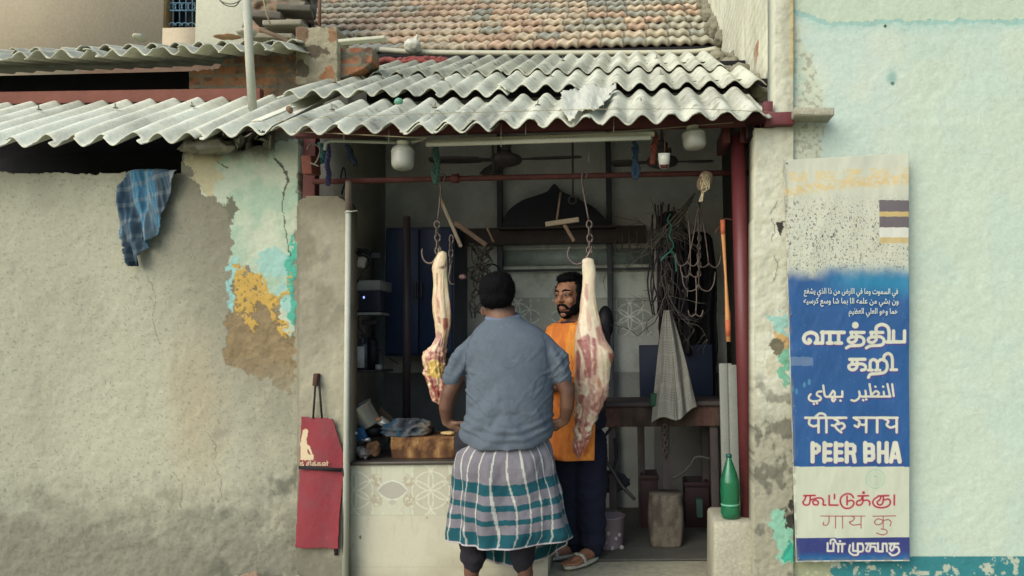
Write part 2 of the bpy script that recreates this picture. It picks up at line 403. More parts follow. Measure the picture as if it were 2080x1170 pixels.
# ---- right side: long gable wall with its whitewashed end, light-blue wall, pedestal
def end_paint(x, y):
    n = fbm(x/40, y/60, 0, 5, 51); wx = x+(fbm(x/14, y/14, 0, 4, 52)-.5)*30; wy = y+(fbm(x/14, y/14, 0, 4, 53)-.5)*40
    c = np.zeros(x.shape+(3,))+s2l((216, 213, 194)); c = mixc(c, (196, 192, 170), sstep(.48, .7, n)*.6)
    c = mixc(c, (172, 168, 148), sstep(1576, 1606, x+(n-.5)*30)*sstep(300, 260, y)*.6)
    low = sstep(760, 900, wy); c = mixc(c, (150, 144, 124), low*.75)
    pk = sstep(.5, .62, fbm(x/22, y/30, 0, 4, 54))*sstep(700, 860, y); c = mixc(c, (108, 104, 92), pk*.8)
    for poly, k in (([(1560, 640), (1600, 640), (1602, 700), (1570, 668)], (158, 200, 190)), ([(1568, 660), (1600, 690), (1602, 730), (1575, 700)], (204, 166, 112)), ([(1566, 690), (1585, 690), (1590, 740), (1562, 740)], (120, 112, 92)), ([(1578, 725), (1602, 700), (1606, 780), (1585, 778)], (126, 184, 158)), ([(1545, 730), (1580, 720), (1582, 760), (1560, 772)], (206, 200, 176)), ([(1560, 1060), (1585, 1030), (1612, 1060), (1616, 1140), (1590, 1150)], (146, 196, 172)), ([(1594, 1125), (1604, 1095), (1612, 1140), (1596, 1145)], (62, 170, 146))):
        q = inpoly(wx, wy, poly); c[q] = s2l(k)
    for ln in ([(1580, 405), (1568, 430), (1574, 470), (1566, 490)], [(1574, 520), (1580, 540), (1572, 570)]):
        c = mixc(c, (110, 108, 94), (segd(wx*.3+x*.7, wy*.3+y*.7, ln) < 1.1)*.7)
    hole = (np.hypot((wx-1584)/6, (wy-462)/12) < 1) | (np.hypot((wx-1606)/8, (wy-1055)/14) < 1) | (np.hypot((wx-1606)/5, (wy-1026)/10) < 1)
    c[hole] = s2l((62, 60, 54))
    ye = (x > 1604) & (y < 262); c = mixc(c, (202, 180, 128), ye*.8*sstep(.4, .6, n))
    return c
gw = sheet('gable_wall', 1531, 1612, -140, 1190, 4.03, end_paint, M_plaster, relief=.006, rs=30, solid=.22,
           keep=lambda x, y: ((y > 258) | (x > 1572)) & ((y > 442) | (x > 1533)),
           label='whitewashed end and long brick flank of the wall right of the shop', cat='wall')
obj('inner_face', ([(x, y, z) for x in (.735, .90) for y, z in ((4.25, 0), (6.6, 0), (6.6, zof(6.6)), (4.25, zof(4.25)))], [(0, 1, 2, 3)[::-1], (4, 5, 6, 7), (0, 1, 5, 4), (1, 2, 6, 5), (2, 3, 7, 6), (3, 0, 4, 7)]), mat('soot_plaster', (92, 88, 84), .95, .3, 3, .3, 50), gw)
# upper flank: whitewashed bricks, real relief
ny, nz = 420, 330
gy, gz = np.meshgrid(np.linspace(4.22, 9.2, ny), np.linspace(2.45, 6.2, nz)); gy, gz = gy.ravel(), gz.ravel()
row = np.floor(gz/.085); bx = (gy/.23+.5*(row % 2)) % 1; bz = (gz/.085) % 1
mort = np.maximum(sstep(.1, .03, np.minimum(bx, 1-bx)*.9), sstep(.16, .06, np.minimum(bz, 1-bz)))
nn = fbm(gy*2.2, gz*2.2, 0, 5, 61); wash = sstep(.62, .5, fbm(gy*5, gz*5, 0, 4, 62))
cc = np.zeros((len(gy), 3))+s2l((248, 244, 220)); cc = mixc(cc, (222, 216, 194), sstep(.42, .7, nn)*.7); cc = mixc(cc, (196, 188, 164), mort*.5*sstep(.4, .6, fbm(gy*2, gz*3, 0, 3, 67)))
rub = sstep(-.05, .22, (2.60+(gy-4.2)*.49)+.6*(fbm(gy*4, gz*4, 0, 4, 63)-.5)-gz); cc = mixc(cc, (176, 168, 148), rub*.8); cc = mixc(cc, (120, 112, 98), rub*sstep(.55, .68, fbm(gy*12, gz*12, 0, 4, 68)))
for by, bz0, hw, hh_, k in ((4.74, 3.10, .07, .07, (190, 140, 100)), (5.4, 3.40, .10, .06, (190, 140, 110)), (4.36, 2.93, .035, .07, (96, 80, 64)), (4.76, 3.0, .06, .02, (80, 68, 58))):
    q = (np.abs(gy-by+.03*(nn-.5)) < hw) & (np.abs(gz-bz0+.05*(nn-.5)) < hh_); cc[q] = s2l(k)
stre = sstep(.55, .7, fbm(gy*9, gz*.8, 0, 4, 64)); cc = mixc(cc, (206, 200, 178), stre*.5)
rel = .906+(.003*mort+.03*rub*(fbm(gy*22, gz*22, 0, 4, 65)-.5)+.005*(fbm(gy*30, gz*30, 0, 3, 66)-.5))*sstep(4.24, 4.5, gy)
f = gridf(ny, nz)[:, ::-1]
P_, F_, C_ = thicken(np.stack([rel, gy, gz], -1), f, cc, (.05, 0, 0))
obj('brick_flank', (P_, F_), M_plaster, gw, cols=C_)

def blue_paint(x, y):
    n = fbm(x/90, y/90, 0, 5, 71); c = np.zeros(x.shape+(3,))+s2l((208, 217, 203)); c = mixc(c, (196, 214, 206), sstep(.42, .62, n)*.6)
    c = mixc(c, (198, 212, 194), sstep(1790, 1850, x+(n-.5)*60)*.4)
    e = (fbm(x/16, y/16, 0, 4, 72)-.5); edge = np.interp(x, [1600, 1640, 1660, 1690, 1740, 1790, 1830, 2100], [18, 28, 38, 44, 46, 40, 42, 40])
    up = y < edge+e*16; c[up] = s2l((198, 210, 190))
    d = y-(edge+e*16); c = mixc(c, (130, 178, 172), ((d > -1) & (d < 5+6*fbm(x/20, 0*y, 0, 3, 73)))*.75); c = mixc(c, (172, 204, 196), sstep(34, 4, d)*(d > 0)*.6)
    ro = (x < 1668+e*26+np.where(y < 180, (180-y)*-.35, 0)) & (y > 30); c = np.where(ro[..., None], s2l((206, 210, 190))+0*c, c)
    c = np.where(ro[..., None], mixc(c, (164, 164, 148), sstep(.5, .68, fbm(x/7, y/7, 0, 4, 74))*.8), c)
    c = mixc(c, (150, 190, 184), sstep(1640, 1616, x+e*50)*sstep(60, 150, y)*sstep(260, 140, y)*.45)
    for hx, hy in ((1798, 53), (1813, 169)): c[np.hypot(x-hx, y-hy) < 3.4] = s2l((60, 74, 70))
    c = mixc(c, (120, 170, 164), sstep(16, 3, np.hypot(x-1812, (y-158)*.7))*.6)
    lo = y > 1130; c = np.where(lo[..., None], s2l((58, 132, 140))+0*c, c)
    ll = lo & ((x < 1688+e*40)); c = np.where(ll[..., None], s2l((168, 170, 140))+0*c, c)
    return mixc(c, (206, 206, 184), lo*sstep(.58, .64, fbm(x/12, y/12, 0, 4, 75))*.8)
sheet('blue_wall', 1608, 2480, -140, 1195, 4.06, blue_paint, M_plaster, relief=.003, rs=20, solid=.2,
      label='pale blue painted wall above and behind the shop banner', cat='wall')
M_cem = mat('raw_cement', (178, 172, 154), .95, .2, 6, .6, 60, grain=.2)
a, b = at(1608, 233, 3.97), at(1688, 233, 3.97)
o = obj('cement_stub', J(beam((a.x, 3.97, a.z), (b.x, 3.97, b.z-.004), .14, .042), beam((a.x, 3.955, a.z-.02), (b.x-.003, 3.955, b.z-.022), .1, .012)), M_cem, bevel=.006,
        label='short cement ledge jutting from the pale blue wall', cat='ledge')
# pedestal
v0, v1 = at(1453, 1060, 4.12), at(1546, 1060, 4.12)
V, F = box(v0.x-.008, v1.x+.02, 4.12, 4.5, 0, v0.z)
V = [(x-(.012 if (x < v0.x+.1 and z < .1) else 0), y-(.02 if z < .1 and y < 4.2 else 0), z) for x, y, z in V]
obj('concrete_block', (V, F), mat('pedestal_cement', (184, 178, 160), .95, .2, 5, .6, 45, grain=.22), bevel=.02,
    label='pale concrete block under the red post and green bottle', cat='block')

# ================================================================== roofs
M_asb = mat('asbestos_sheet', None, .95, .12, 4, .35, 120, grain=.16)
PIT = .146
X0 = at(1305, 235, 3.84).x
def corr(parent, X_a, X_b, Y_a, z_a, Y_b, z_b, seed, tone=(220, 218, 200), dx=0, tilt=0, ragged=.0, dirt=.6, pitch=PIT, amp=.026, cut=None, name='roof_sheet', phase=None):
    nx = int((X_b-X_a)/pitch*14)+1; ns = 46
    gx, gs = np.meshgrid(np.linspace(X_a, X_b, nx), np.linspace(0, 1, ns)); gx, gs = gx.ravel(), gs.ravel()
    L = math.hypot(Y_b-Y_a, z_b-z_a); e = (fbm(gx*16, gx*0, 0, 3, seed)-.5)*ragged*(gs < .03)
    ph = X0 if phase is None else phase
    h = amp*np.cos(2*np.pi*(gx-ph-dx)/pitch)+.006*(fbm(gx*3, gs*3, 0, 3, seed+1)-.5)
    Yv = Y_a+(Y_b-Y_a)*gs+e; zv = z_a+(z_b-z_a)*gs+h+tilt*(gx-X_a)
    c = np.zeros((len(gx), 3))+s2l(tone); n = fbm(gx*4, gs*3, 0, 5, seed+2)
    c = mixc(c, tuple(int(t*.84) for t in tone), sstep(.42, .7, n)*.8)
    c = mixc(c, tuple(min(255, int(t*1.08)) for t in tone), sstep(.5, .3, n)*.6)
    c = mixc(c, (150, 148, 134), sstep(.5, .66, fbm(gx*2.2, gs*1.2, 0, 5, seed+8))*dirt*.6)
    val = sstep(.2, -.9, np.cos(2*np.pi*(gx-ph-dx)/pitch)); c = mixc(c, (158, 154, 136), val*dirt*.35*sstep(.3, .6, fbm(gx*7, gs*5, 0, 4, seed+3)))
    c = mixc(c, (120, 116, 102), sstep(.66, .74, fbm(gx*26, gs*22*L, 0, 4, seed+4))*dirt)
    c = mixc(c, (232, 230, 214), sstep(.68, .74, fbm(gx*20, gs*18*L, 0, 4, seed+5))*.7)
    c = mixc(c, (196, 194, 178), (gs < .02)*.7)
    f = gridf(nx, ns)[:, ::-1]
    p = np.stack([gx, Yv, zv+.012*(fbm(gx*1.1, gs*1.5, 0, 2, seed+7)-.5)*2], -1)
    if cut is None: cut = lambda gx, gs: gs > .05*sstep(.60, .72, fbm(gx*11, gs*0, 0, 3, seed+6))
    if cut is not None:
        k = cut(gx, gs); f = f[k[f].all(1)]; u, inv = np.unique(f, return_inverse=True); f = inv.reshape(f.shape); p = p[u]; c = c[u]
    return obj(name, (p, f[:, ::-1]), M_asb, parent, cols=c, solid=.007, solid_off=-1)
def bolts(parent, X_a, X_b, Y_, zf, every, seed, phase=X0, pitch=PIT, amp=.026):
    i0 = int(math.ceil((X_a-phase)/pitch)); r_ = random.Random(seed)
    for i in range(i0, int((X_b-phase)/pitch), every):
        x = phase+i*pitch; z = zf(Y_)+amp+.006
        obj('roof_bolt', J(lathe((x, Y_, z), [(.001, 0), (.016, .001), (.013, .006), (.001, .007)], 10), tube([(x, Y_, z), (x+r_.uniform(-.006, .006), Y_-.004, z+.03)], .004, 6)), M_bolt, parent)
M_bolt = mat('bolt_grey', (150, 140, 122), .7, .3, 20, .2, 60)
def eave(px, py, Y): return at(px, py, Y)
A = thing('corrugated_awning', 'wide grey corrugated awning of three overlapping rows over the shop front', 'awning', (at(1050, 255, 3.84).x, 3.84, 2.36), 'corrugated awnings along the street front')
zA = at(1050, 257, 3.84).z; zB = at(1050, 186, 4.59).z; zC = at(1050, 150, 5.31).z; zD = at(1050, 119, 6.5).z
xl, xr = at(548, 265, 3.84).x, at(1573, 245, 3.84).x
sl1 = (zB-.065-zA)/.75
j1, j2 = at(812, 262, 3.84).x, at(945, 258, 3.84).x
corr(A, xl, j2+.03, 3.84, zA, 4.66, zA+.82*sl1, 101, tilt=-.004)
corr(A, j2-.05, xr, 3.85, zA+.012, 4.66, zA+.012+.81*sl1, 120, tilt=.012)
corr(A, j1+.02, j2+.13, 3.825, zA-.012, 4.2, zA-.012+.36*sl1, 133, dx=.02, dirt=.3)
xl2, xr2 = at(556, 200, 4.59).x, at(1558, 180, 4.59).x
sl2 = (zC-.026-zB)/.72
mid2 = at(1010, 190, 4.59).x
corr(A, xl2, mid2+.06, 4.59, zB, 5.4, zB+.81*sl2, 140)
corr(A, mid2, xr2, 4.60, zB+.010, 5.4, zB+.010+.81*sl2, 150)
xl3, xr3 = at(690, 160, 5.31).x, at(1482, 142, 5.31).x
sl3 = (zD-zC)/1.19
corr(A, xl3, at(1100, 150, 5.31).x, 5.31, zC, 6.6, zC+1.29*sl3, 160, tone=(196, 194, 174), dirt=.9)
corr(A, at(1080, 150, 5.31).x, xr3, 5.32, zC+.010, 6.55, zC+.010+1.23*sl3, 170)
bolts(A, xl+.1, xr-.1, 4.2, lambda y: zA+(y-3.84)*sl1+.012, 4, 1); bolts(A, xl2+.2, xr2-.1, 4.95, lambda y: zB+(y-4.59)*sl2+.006, 5, 2); bolts(A, xl3+.1, xr3-.1, 5.8, lambda y: zC+(y-5.31)*sl3+.006, 5, 3)
# underside frame: purlins
M_rust = mat('red_oxide', (108, 58, 56), .7, .25, 6, .2, 60, grain=.15)
M_redpost = mat('red_post_paint', (112, 54, 57), .55, .25, 5, .15, 50, grain=.12)
for Yp, zz in ((4.95, zB+.36*sl2-.07), (5.9, zC+.59*sl3-.07)):
    obj('purlin', beam((-1.76, Yp, zz), (.9, Yp, zz+.03), .05, .06), M_dark, A)
# red fascia beam and its stub end
B0, B1 = at(598, 268, 4.13), at(1566, 243, 4.13)
fb = obj('steel_beam', beam((B0.x, 4.13, B0.z), (B1.x, 4.13, B1.z), .05, .07), M_rust, bevel=.004, label='long red oxide steel beam under the wavy awning edge', cat='beam')
B2, B3 = at(1553, 244, 4.0), at(1611, 242, 4.0)
obj('beam_end', beam(B2, B3, .05, .068), M_redpost, fb, bevel=.003)
e1 = at(1559, 214, 4.02)
obj('beam_bracket', J(beam((e1.x, 4.02, e1.z-.06), (e1.x, 4.02, e1.z+.015), .05, .05, (0, 1, 0))), M_redpost, fb, bevel=.003)
# left, lower and brighter awning
LA = thing('corrugated_awning', 'bright pale corrugated awning on the left, lower than the shop awning', 'awning', (at(400, 285, 4.12).x, 4.12, 2.35), 'corrugated awnings along the street front')
zl = at(380, 282, 4.12).z; zl2 = at(380, 214, 5.0).z
xa, xb = at(-430, 300, 4.12).x, at(548, 270, 4.12).x
ph = at(315, 275, 4.12).x
corr(LA, xa, at(392, 285, 4.12).x, 4.12, zl, 5.1, zl+.98*(zl2-zl)/.88, 200, pitch=.168, amp=.03, tone=(246, 242, 222), dirt=.15, phase=ph)
corr(LA, at(380, 285, 4.12).x, xb, 4.13, zl+.015, 5.1, zl+.015+.97*(zl2-zl)/.88, 210, pitch=.168, amp=.03, tone=(246, 242, 222), dirt=.25, phase=ph, tilt=.05)
bolts(LA, xa+.3, xb-.2, 4.75, lambda y: zl+(y-4.12)*(zl2-zl)/.88+.01, 3, 4, ph, .168, .03)
# broken lower corner hanging under the joint
cv = []
for i in range(31):
    for j in range(9):
        t = i/30; q = at(452+t*96, 268+j*1.2+16*math.sin(t*5.2+.6)*(.3+.7*t)+16*t+j*2.5*(t > .3), 4.16+.03*j); cv.append(tuple(q))
obj('broken_corner', (np.array(cv), gridf(31, 9)), mat('broken_cement', (160, 152, 136), .95, .25, 8, .4, 60), LA, solid=.012)
v, f = ell(at(425, 297, 4.34), .16, .09, .045, 40); v = np.array([tuple(a) for a in v]); v += ((fbm(v[:, 0]*20, v[:, 1]*20, v[:, 2]*20, 5, 221)-.5)*.11)[:, None]
obj('mortar_lump', (v, f), mat('broken_cement'), LA)
q0, q1 = at(690, 86, 5.0), at(784, 78, 5.0)
obj('steel_beam', beam(q0, q1, .06, .022), mat('white_board', (214, 210, 190), .8, .1, 6, .15, 40), bevel=.004, label='white board lying right of the plastered chimney', cat='board').name = 'white_board'
M_tape = mat('pale_patch', (206, 204, 190), .9, .08, 8, .15, 40)
# red beam behind, over the left awning
b0, b1 = at(-430, 208, 5.12), at(532, 194, 5.12)
obj('steel_beam', beam(b0, b1, .06, .088), mat('faded_red_beam', (136, 84, 72), .8, .2, 6, .2, 60), bevel=.004, label='faded red beam lying above the bright left awning', cat='beam')

# ---- upper left: old house, brick rubble wall, small awning, pole, chimney
M_cream = mat('cream_wall', (202, 184, 158), .95, .08, 2, .3, 50); M_white = mat('white_wall', (202, 200, 182), .95, .06, 2, .3, 50)
H = thing('cream_house', 'cream and white house behind the left awnings with a barred window', 'house', at(330, 80, 7.4))
hz0, hz1 = at(300, 95, 7.4).z, at(300, -260, 7.4).z
x0, xw0, xw1, xm, xe = (at(q, 30, 7.4).x for q in (-460, 331, 400, 400, 600)); zw0 = at(365, 56, 7.4).z
obj('wall', J(box(x0, xw0, 7.4, 7.6, hz0-1, hz1), box(xw0, xw1, 7.4, 7.6, hz0-1, zw0)), M_cream, H)
obj('wall', box(xw1, xe, 7.38, 7.6, hz0-1, hz1), M_white, H)
obj('window_reveal', J(box(xw0+.004, xw1-.004, 7.585, 7.605, zw0, hz1), box(xw0+.001, xw0+.03, 7.41, 7.58, zw0+.001, hz1-.01)), mat('reveal', (150, 128, 92), .95, .2, 8, .4, 40), H)
wi = obj('window', box(xw0+.03, xw1-.004, 7.54, 7.57, zw0+.002, hz1), mat('dark_window', (34, 36, 46), .3, .1, 3, 0), H)
M_bar = mat('blue_bar', (96, 132, 156), .6, .1, 5, 0)
g = []
for i in range(5): x = 339+i*13; g.append(tube(pl(7.45, [(x, 54), (x, -60)]), .006, 6))
for i in range(5):
    for yy, r in ((14, 7.5), (52, 8)):
        g.append(tube(pl(7.445, [(337+i*13+r*math.cos(t), yy-r*math.sin(t)*(1 if yy < 30 else .7)) for t in np.linspace(0, (2 if yy < 30 else 1)*math.pi, 15)]), .005, 5))
for yy in (6, 22): g.append(tube(pl(7.442, [(333, yy), (398, yy)]), .005, 5))
obj('window_grille', J(*g), M_bar, H)
M_brick = mat('old_brick', None, .95, .2, 8, .6, 60, grain=.2)
def brick_paint(x, y):
    r = np.floor(y/22.); u = (x/52.+.43*(r % 2)+.1*r) ; bi = np.floor(u); fu, fv = u-bi, y/22.-r
    hsh = _h(bi, r, 0*bi, 3); e = (fbm(x/6, y/6, 0, 3, 81)-.5)*.25
    c = np.zeros(x.shape+(3,))+s2l((150, 94, 70)); c = mixc(c, (176, 132, 96), hsh*.8); c = mixc(c, (96, 82, 70), sstep(.55, .75, fbm(x/20, y/20, 0, 4, 82))*.8)
    mo = (np.minimum(fu, 1-fu)+e*.3 < .06) | (np.minimum(fv, 1-fv)+e*.5 < .12); c = np.where(mo[..., None], s2l((132, 124, 108))+0*c, c)
    rub = sstep(.5, .6, fbm(x/30, y/22, 0, 4, 83))*sstep(500, 600, x); c = mixc(c, (108, 104, 92), rub*.85)
    return c
bw = sheet('brick_wall', 384, 756, 86, 220, 5.26, brick_paint, M_brick, relief=.012, rs=26, solid=.15, step=2,
           keep=lambda x, y: (y > np.interp(x, [384, 440, 460, 600, 690, 756], [144, 140, 118, 96, 96, 96])+(fbm(x/8, y/8, 0, 3, 84)-.5)*8) & (y < np.interp(x, [384, 560, 740, 756], [190, 220, 140, 128])),
           label='broken red brick wall between the roofs at upper left', cat='wall')
obj('roof_rubble', (np.array([tuple(at(x, y, 6.6+.16*fbm(x/22, y/16, 0, 3, 85))) for y in range(-40, 100, 5) for x in range(494, 620, 5)]), gridf(26, 28)), M_brick,
    bw, cols=mixc(brick_paint(*np.meshgrid(np.arange(494, 620, 5)*1., np.arange(-40, 100, 5)*1.+900)).reshape(-1, 3), (150, 142, 126), np.full(26*28, .5)), solid=.2, solid_off=-1)
UA = thing('corrugated_awning', 'small two-layer corrugated roof under the barred window', 'awning', at(430, 120, 4.9), 'corrugated awnings along the street front')
phu = at(315, 105, 4.9).x
zq = at(400, 112, 4.9).z
corr(UA, at(-430, 110, 4.9).x, at(590, 110, 4.9).x, 4.9, zq, 6.0, zq+.34, 230, pitch=.165, amp=.03, tone=(212, 208, 188), phase=phu, dirt=.2, tilt=.016)
corr(UA, at(-430, 90, 5.05).x, at(598, 96, 5.05).x, 5.06, at(400, 95, 5.06).z, 6.2, at(400, 95, 5.06).z+.35, 240, pitch=.165, amp=.03, tone=(218, 214, 194), phase=phu+.02, dirt=.2)
obj('back_panel', box(at(-430, 150, 5.5).x, at(392, 150, 5.5).x, 5.5, 5.55, 2.3, 3.4), M_dark, UA)
def chim_paint(x, y):
    n = fbm(x/16, y/20, 0, 4, 91); c = np.zeros(x.shape+(3,))+s2l((170, 160, 136)); c = mixc(c, (146, 136, 114), sstep(.4, .65, fbm(x/30, y/30, 0, 4, 92))*.7)
    wx = x+(n-.5)*26; wy = y+(fbm(x/16, y/16, 0, 4, 93)-.5)*26
    for (cx, cy, rx, ry), k in (((610, 70, 13, 16), (122, 94, 74)), ((676, 68, 11, 18), (150, 112, 84)), ((640, 104, 34, 11), (96, 82, 68)), ((612, 142, 13, 18), (92, 80, 68)), ((668, 150, 16, 12), (164, 112, 78))):
        c = mixc(c, k, (np.hypot((wx-cx)/rx, (wy-cy)/ry) < 1)*.9)
    return c
ch = sheet('plastered_chimney', 601, 685, 50, 178, 5.2, chim_paint, M_brick, relief=.01, rs=25, solid=.22, bevel=0, keep=lambda x, y: (y > 54+(fbm(x/8, 0*y, 0, 3, 94)-.5)*9) & (y < 172+.1*(x-601)),
           label='squat plastered brick chimney stub standing between the roofs', cat='chimney')
obj('iron_rod', tube(pl(5.3, [(649, 60), (650, -60)]), .012, 8), mat('rusty_iron', (128, 92, 76), .8, .25, 12, .2, 60), ch)
obj('white_pole', tube(pl(4.75, [(514, 236), (507, 120), (498, -70)]), .027, 12), mat('pole_paint', (190, 188, 172), .7, .15, 6, .15, 40), label='tall white painted pole rising beside the chimney', cat='pole')
obj('coiled_wire', tube(spline(pl(4.8, [(440, -6), (452, 4), (470, 8), (486, 2), (494, -8)]), 5)+spline(pl(4.81, [(492, -6), (478, 12), (458, 10), (444, -2)]), 5), .004, 5), mat('dull_cable', (120, 116, 104), .6, .1, 5, 0), label='loop of dull cable hooked on the white pole', cat='cable')

# ---- tiled roof behind
TR = thing('tiled_house', 'old house behind the awning with a roof of faded clay tiles', 'house', at(1040, 110, 7.6))
ZE = at(1050, 97, 7.6).z; SLP = R(36); TW, TL = .232, .32
Vt, Ft, Ct = [], [], []; rnd = random.Random(3); nt_ = 0
xL, xR = at(470, 60, 7.7).x, at(1452, 95, 7.6).x
cs, sn = math.cos(SLP), math.sin(SLP)
cols_t = [(232, 204, 172), (226, 192, 162), (236, 214, 184), (222, 188, 160), (204, 196, 174), (182, 180, 164), (230, 204, 176), (218, 200, 172)]
for r_ in range(0, 13):
    xs = xR+.02-(r_ % 2)*TW*.0; off = rnd.uniform(-.03, .03)
    n = int((xR-xL)/TW)+1+(0 if r_ < 3 else 0)
    for i in range(n):
        xa_ = xR+off-(i+1)*TW
        # the roof's left verge leans back
        if xa_ < xL-.25+r_*.02: continue
        pz = fbm(np.array([xa_*1.3]), np.array([r_*.6]), 0, 3, 301)[0]
        k = rnd.choice(cols_t[4:6] if (pz > .6 or rnd.random() < .1) else cols_t[:4]+cols_t[6:]); col = s2l(k)*rnd.uniform(.88, 1.08)
        lift = rnd.uniform(-.004, .006); yawt = rnd.uniform(-.012, .012)
        nu, nv = 17, 5; o = len(Vt)
        for j in range(nv):
            for q in range(nu):
                u = q/(nu-1); s = (j-1)/(nv-2)*(TL+.05) if j else 0
                hh = .012*math.cos(2*math.pi*(u*2-.5)) + (.030 if j else -.008)*1 + (-.044*s/(TL+.05)) + .012*(u < .08)
                if j == 0: hh = .012*math.cos(2*math.pi*(u*2-.5))-.014
                wob = .012*math.cos(4*math.pi*u)*(1 if j <= 1 else 0)
                S = r_*TL+s-wob*.6; x = xa_+u*(TW+.012)+yawt*s
                Vt.append((x, 7.6+S*cs-hh*sn, ZE+S*sn+hh*cs+lift))
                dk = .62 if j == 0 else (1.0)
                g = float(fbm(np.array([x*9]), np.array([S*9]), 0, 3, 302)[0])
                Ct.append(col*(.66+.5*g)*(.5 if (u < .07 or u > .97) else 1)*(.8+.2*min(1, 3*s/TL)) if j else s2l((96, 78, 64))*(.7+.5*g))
        for j in range(nv-1):
            for q in range(nu-1):
                a_ = o+j*nu+q; Ft.append((a_, a_+1, a_+nu+1, a_+nu))
M_tile = mat('clay_tile', None, .9, .18, 9, .3, 90, grain=.18)
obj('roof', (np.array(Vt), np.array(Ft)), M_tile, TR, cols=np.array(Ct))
obj('roof_deck', ([(xL-.3, 7.66, ZE-.06), (xR+.1, 7.66, ZE-.06), (xR+.1, 7.66+4.6*cs, ZE-.06+4.6*sn), (xL-.3, 7.66+4.6*cs, ZE-.06+4.6*sn)], [(0, 1, 2, 3)]), M_dark, TR, solid=.04)
g0, g1, g2, g3 = at(770, 104, 7.5), at(800, 106, 7.5), at(1400, 107, 7.5), at(1492, 88, 7.5)
V, F = [], []
gp = spline([at(772, 101, 7.48), at(850, 106, 7.48), at(1000, 108, 7.48), at(1200, 108, 7.48), at(1400, 106, 7.48), at(1470, 96, 7.48)], 8)
for p in gp:
    p = Vector(p); V += [(p.x, 7.46, p.z+.022), (p.x, 7.44, p.z-.024), (p.x, 7.50, p.z-.03), (p.x, 7.56, p.z+.02)]
for i in range(len(gp)-1):
    for k in range(4): F.append((i*4+k, (i+1)*4+k, (i+1)*4+(k+1) % 4, i*4+(k+1) % 4))
obj('gutter', (V, F), mat('gutter_white', (206, 200, 178), .8, .08, 5, .1, 40), TR)
obj('wall', box(xL-.4, xR+.6, 7.6, 7.9, 2.5, ZE-.03), M_dark, TR)
obj('wall', box(xL-.9, at(780, 100, 7.5).x, 6.75, 6.9, 2.6, at(700, 98, 6.75).z), M_brick, TR, cols=np.zeros((8, 3))+s2l((110, 86, 70)))
# mortar verge at the roof's right end, rubble where roof meets flank
V, F = J(*[ell((xR+.06+.05*math.sin(i*1.7), 7.45+i*.14, ZE-.02+i*.1), .09, .12, .09, 10) for i in range(22)],
         *[ell((.80+.06*math.sin(i*2.3), 6.75-i*.155, 3.86-i*.078+.02*math.sin(i)), .11, .13, .07, 10) for i in range(13)])
v, f, nr = remesh([(V, F)], .02, 3); v = v+nr*((fbm(v[:, 0]*14, v[:, 1]*14, v[:, 2]*14, 5, 311)-.5)*.13)[:, None]
obj('mortar_rubble', (v, f), mat('mortar', (150, 144, 126), .95, .3, 8, .6, 40, grain=.25), gw)

# ================================================================== shop front: posts, rod, pipe, lamps
M_redpole = mat('red_pole', (108, 50, 54), .45, .2, 4, .12, 50, spec=.4, grain=.12)
p0, p1 = at(1520, 1056, 4.25), at(1504, 290, 4.25)
rp = obj('red_post', lathe((p0.x, 4.25, p0.z-.012), [(.001, 0), (.043, 0), (.043, p1.z-p0.z+.05), (.001, p1.z-p0.z+.05)], 24), M_redpole, label='round red painted post standing on the concrete block', cat='post')
cp = at(1512, 276, 4.25)
obj('bracket', J(*[box(cp.x+dx, cp.x+dx+.045, 4.2, 4.5, cp.z-.05, cp.z+.035) for dx in (-.13, -.03)]), M_rust, rp, bevel=.003)
for xx in (1519, 1546):
    q = at(xx, 274, 4.19); t_ = obj('open_tube', J(box(q.x-.018, q.x+.018, 4.1, 4.5, q.z-.036, q.z+.036)), M_dark, rp, bevel=.002)
    g = .020
    obj('tube_rim', J(box(q.x-g, q.x-.015, 4.094, 4.13, q.z-.038, q.z+.038), box(q.x+.015, q.x+g, 4.094, 4.13, q.z-.038, q.z+.038), box(q.x-.015, q.x+.015, 4.094, 4.13, q.z+.034, q.z+.038)), M_rust, t_)
p0, p1 = at(631, 402, 4.45), at(631, 292, 4.45)
obj('red_post', box(p0.x-.037, p0.x+.037, 4.42, 4.49, p0.z-.02, p1.z+.08), M_rust, bevel=.004, label='short red square post on top of the cement pillar', cat='post')
a = at(598, 306, 4.02); obj('beam_end', J(beam((a.x-.012, 4.2, a.z-.035), (a.x+.0, 4.30, a.z-.02), .06, .105)), mat('brick_red', (120, 70, 58), .9, .25, 8, .3, 50), bevel=.005, label='brick red timber end sticking out above the peeling wall', cat='timber')
M_rod = mat('rusty_rod', (98, 54, 50), .75, .35, 12, .2, 60)
ROD = 4.42
def rod_y(px): return 369-(px-640)*.0213
obj('hanging_rail', tube(pl(ROD, [(636, rod_y(636)), (1085, rod_y(1085)), (1534, rod_y(1534))]), .0165, 12), M_rod, label='rusty red rail across the shop front that the meat hooks hang from', cat='rail')
obj('rail_clamp', J(lathe(at(925, rod_y(925), ROD)-Vector((.02, 0, 0)), [(.001, 0), (.027, 0), (.027, .04), (.001, .04)], 12, (1, 0, 0)), ell(at(929, 357, ROD), .014, .014, .014, 10)), M_rust, label='dark red clamp fixed on the hanging rail', cat='clamp')
M_pvc = mat('pvc', (200, 200, 186), .6, .08, 8, .05, 40)
p0, p1 = at(701, 1172, 4.33), at(708, 428, 4.33)
wp = obj('drain_pipe', tube([p0, at(704.5, 800, 4.33), p1], .0165, 14), M_pvc, label='thin white plastic pipe running down the edge of the cement pillar', cat='pipe')
obj('wooden_sleeve', lathe(at(708, 430, 4.335), [(.001, 0), (.02, 0), (.021, .16), (.019, .178), (.001, .178)], 12), mat('grey_wood', (124, 112, 100), .9, .25, 10, .3, 60), wp)
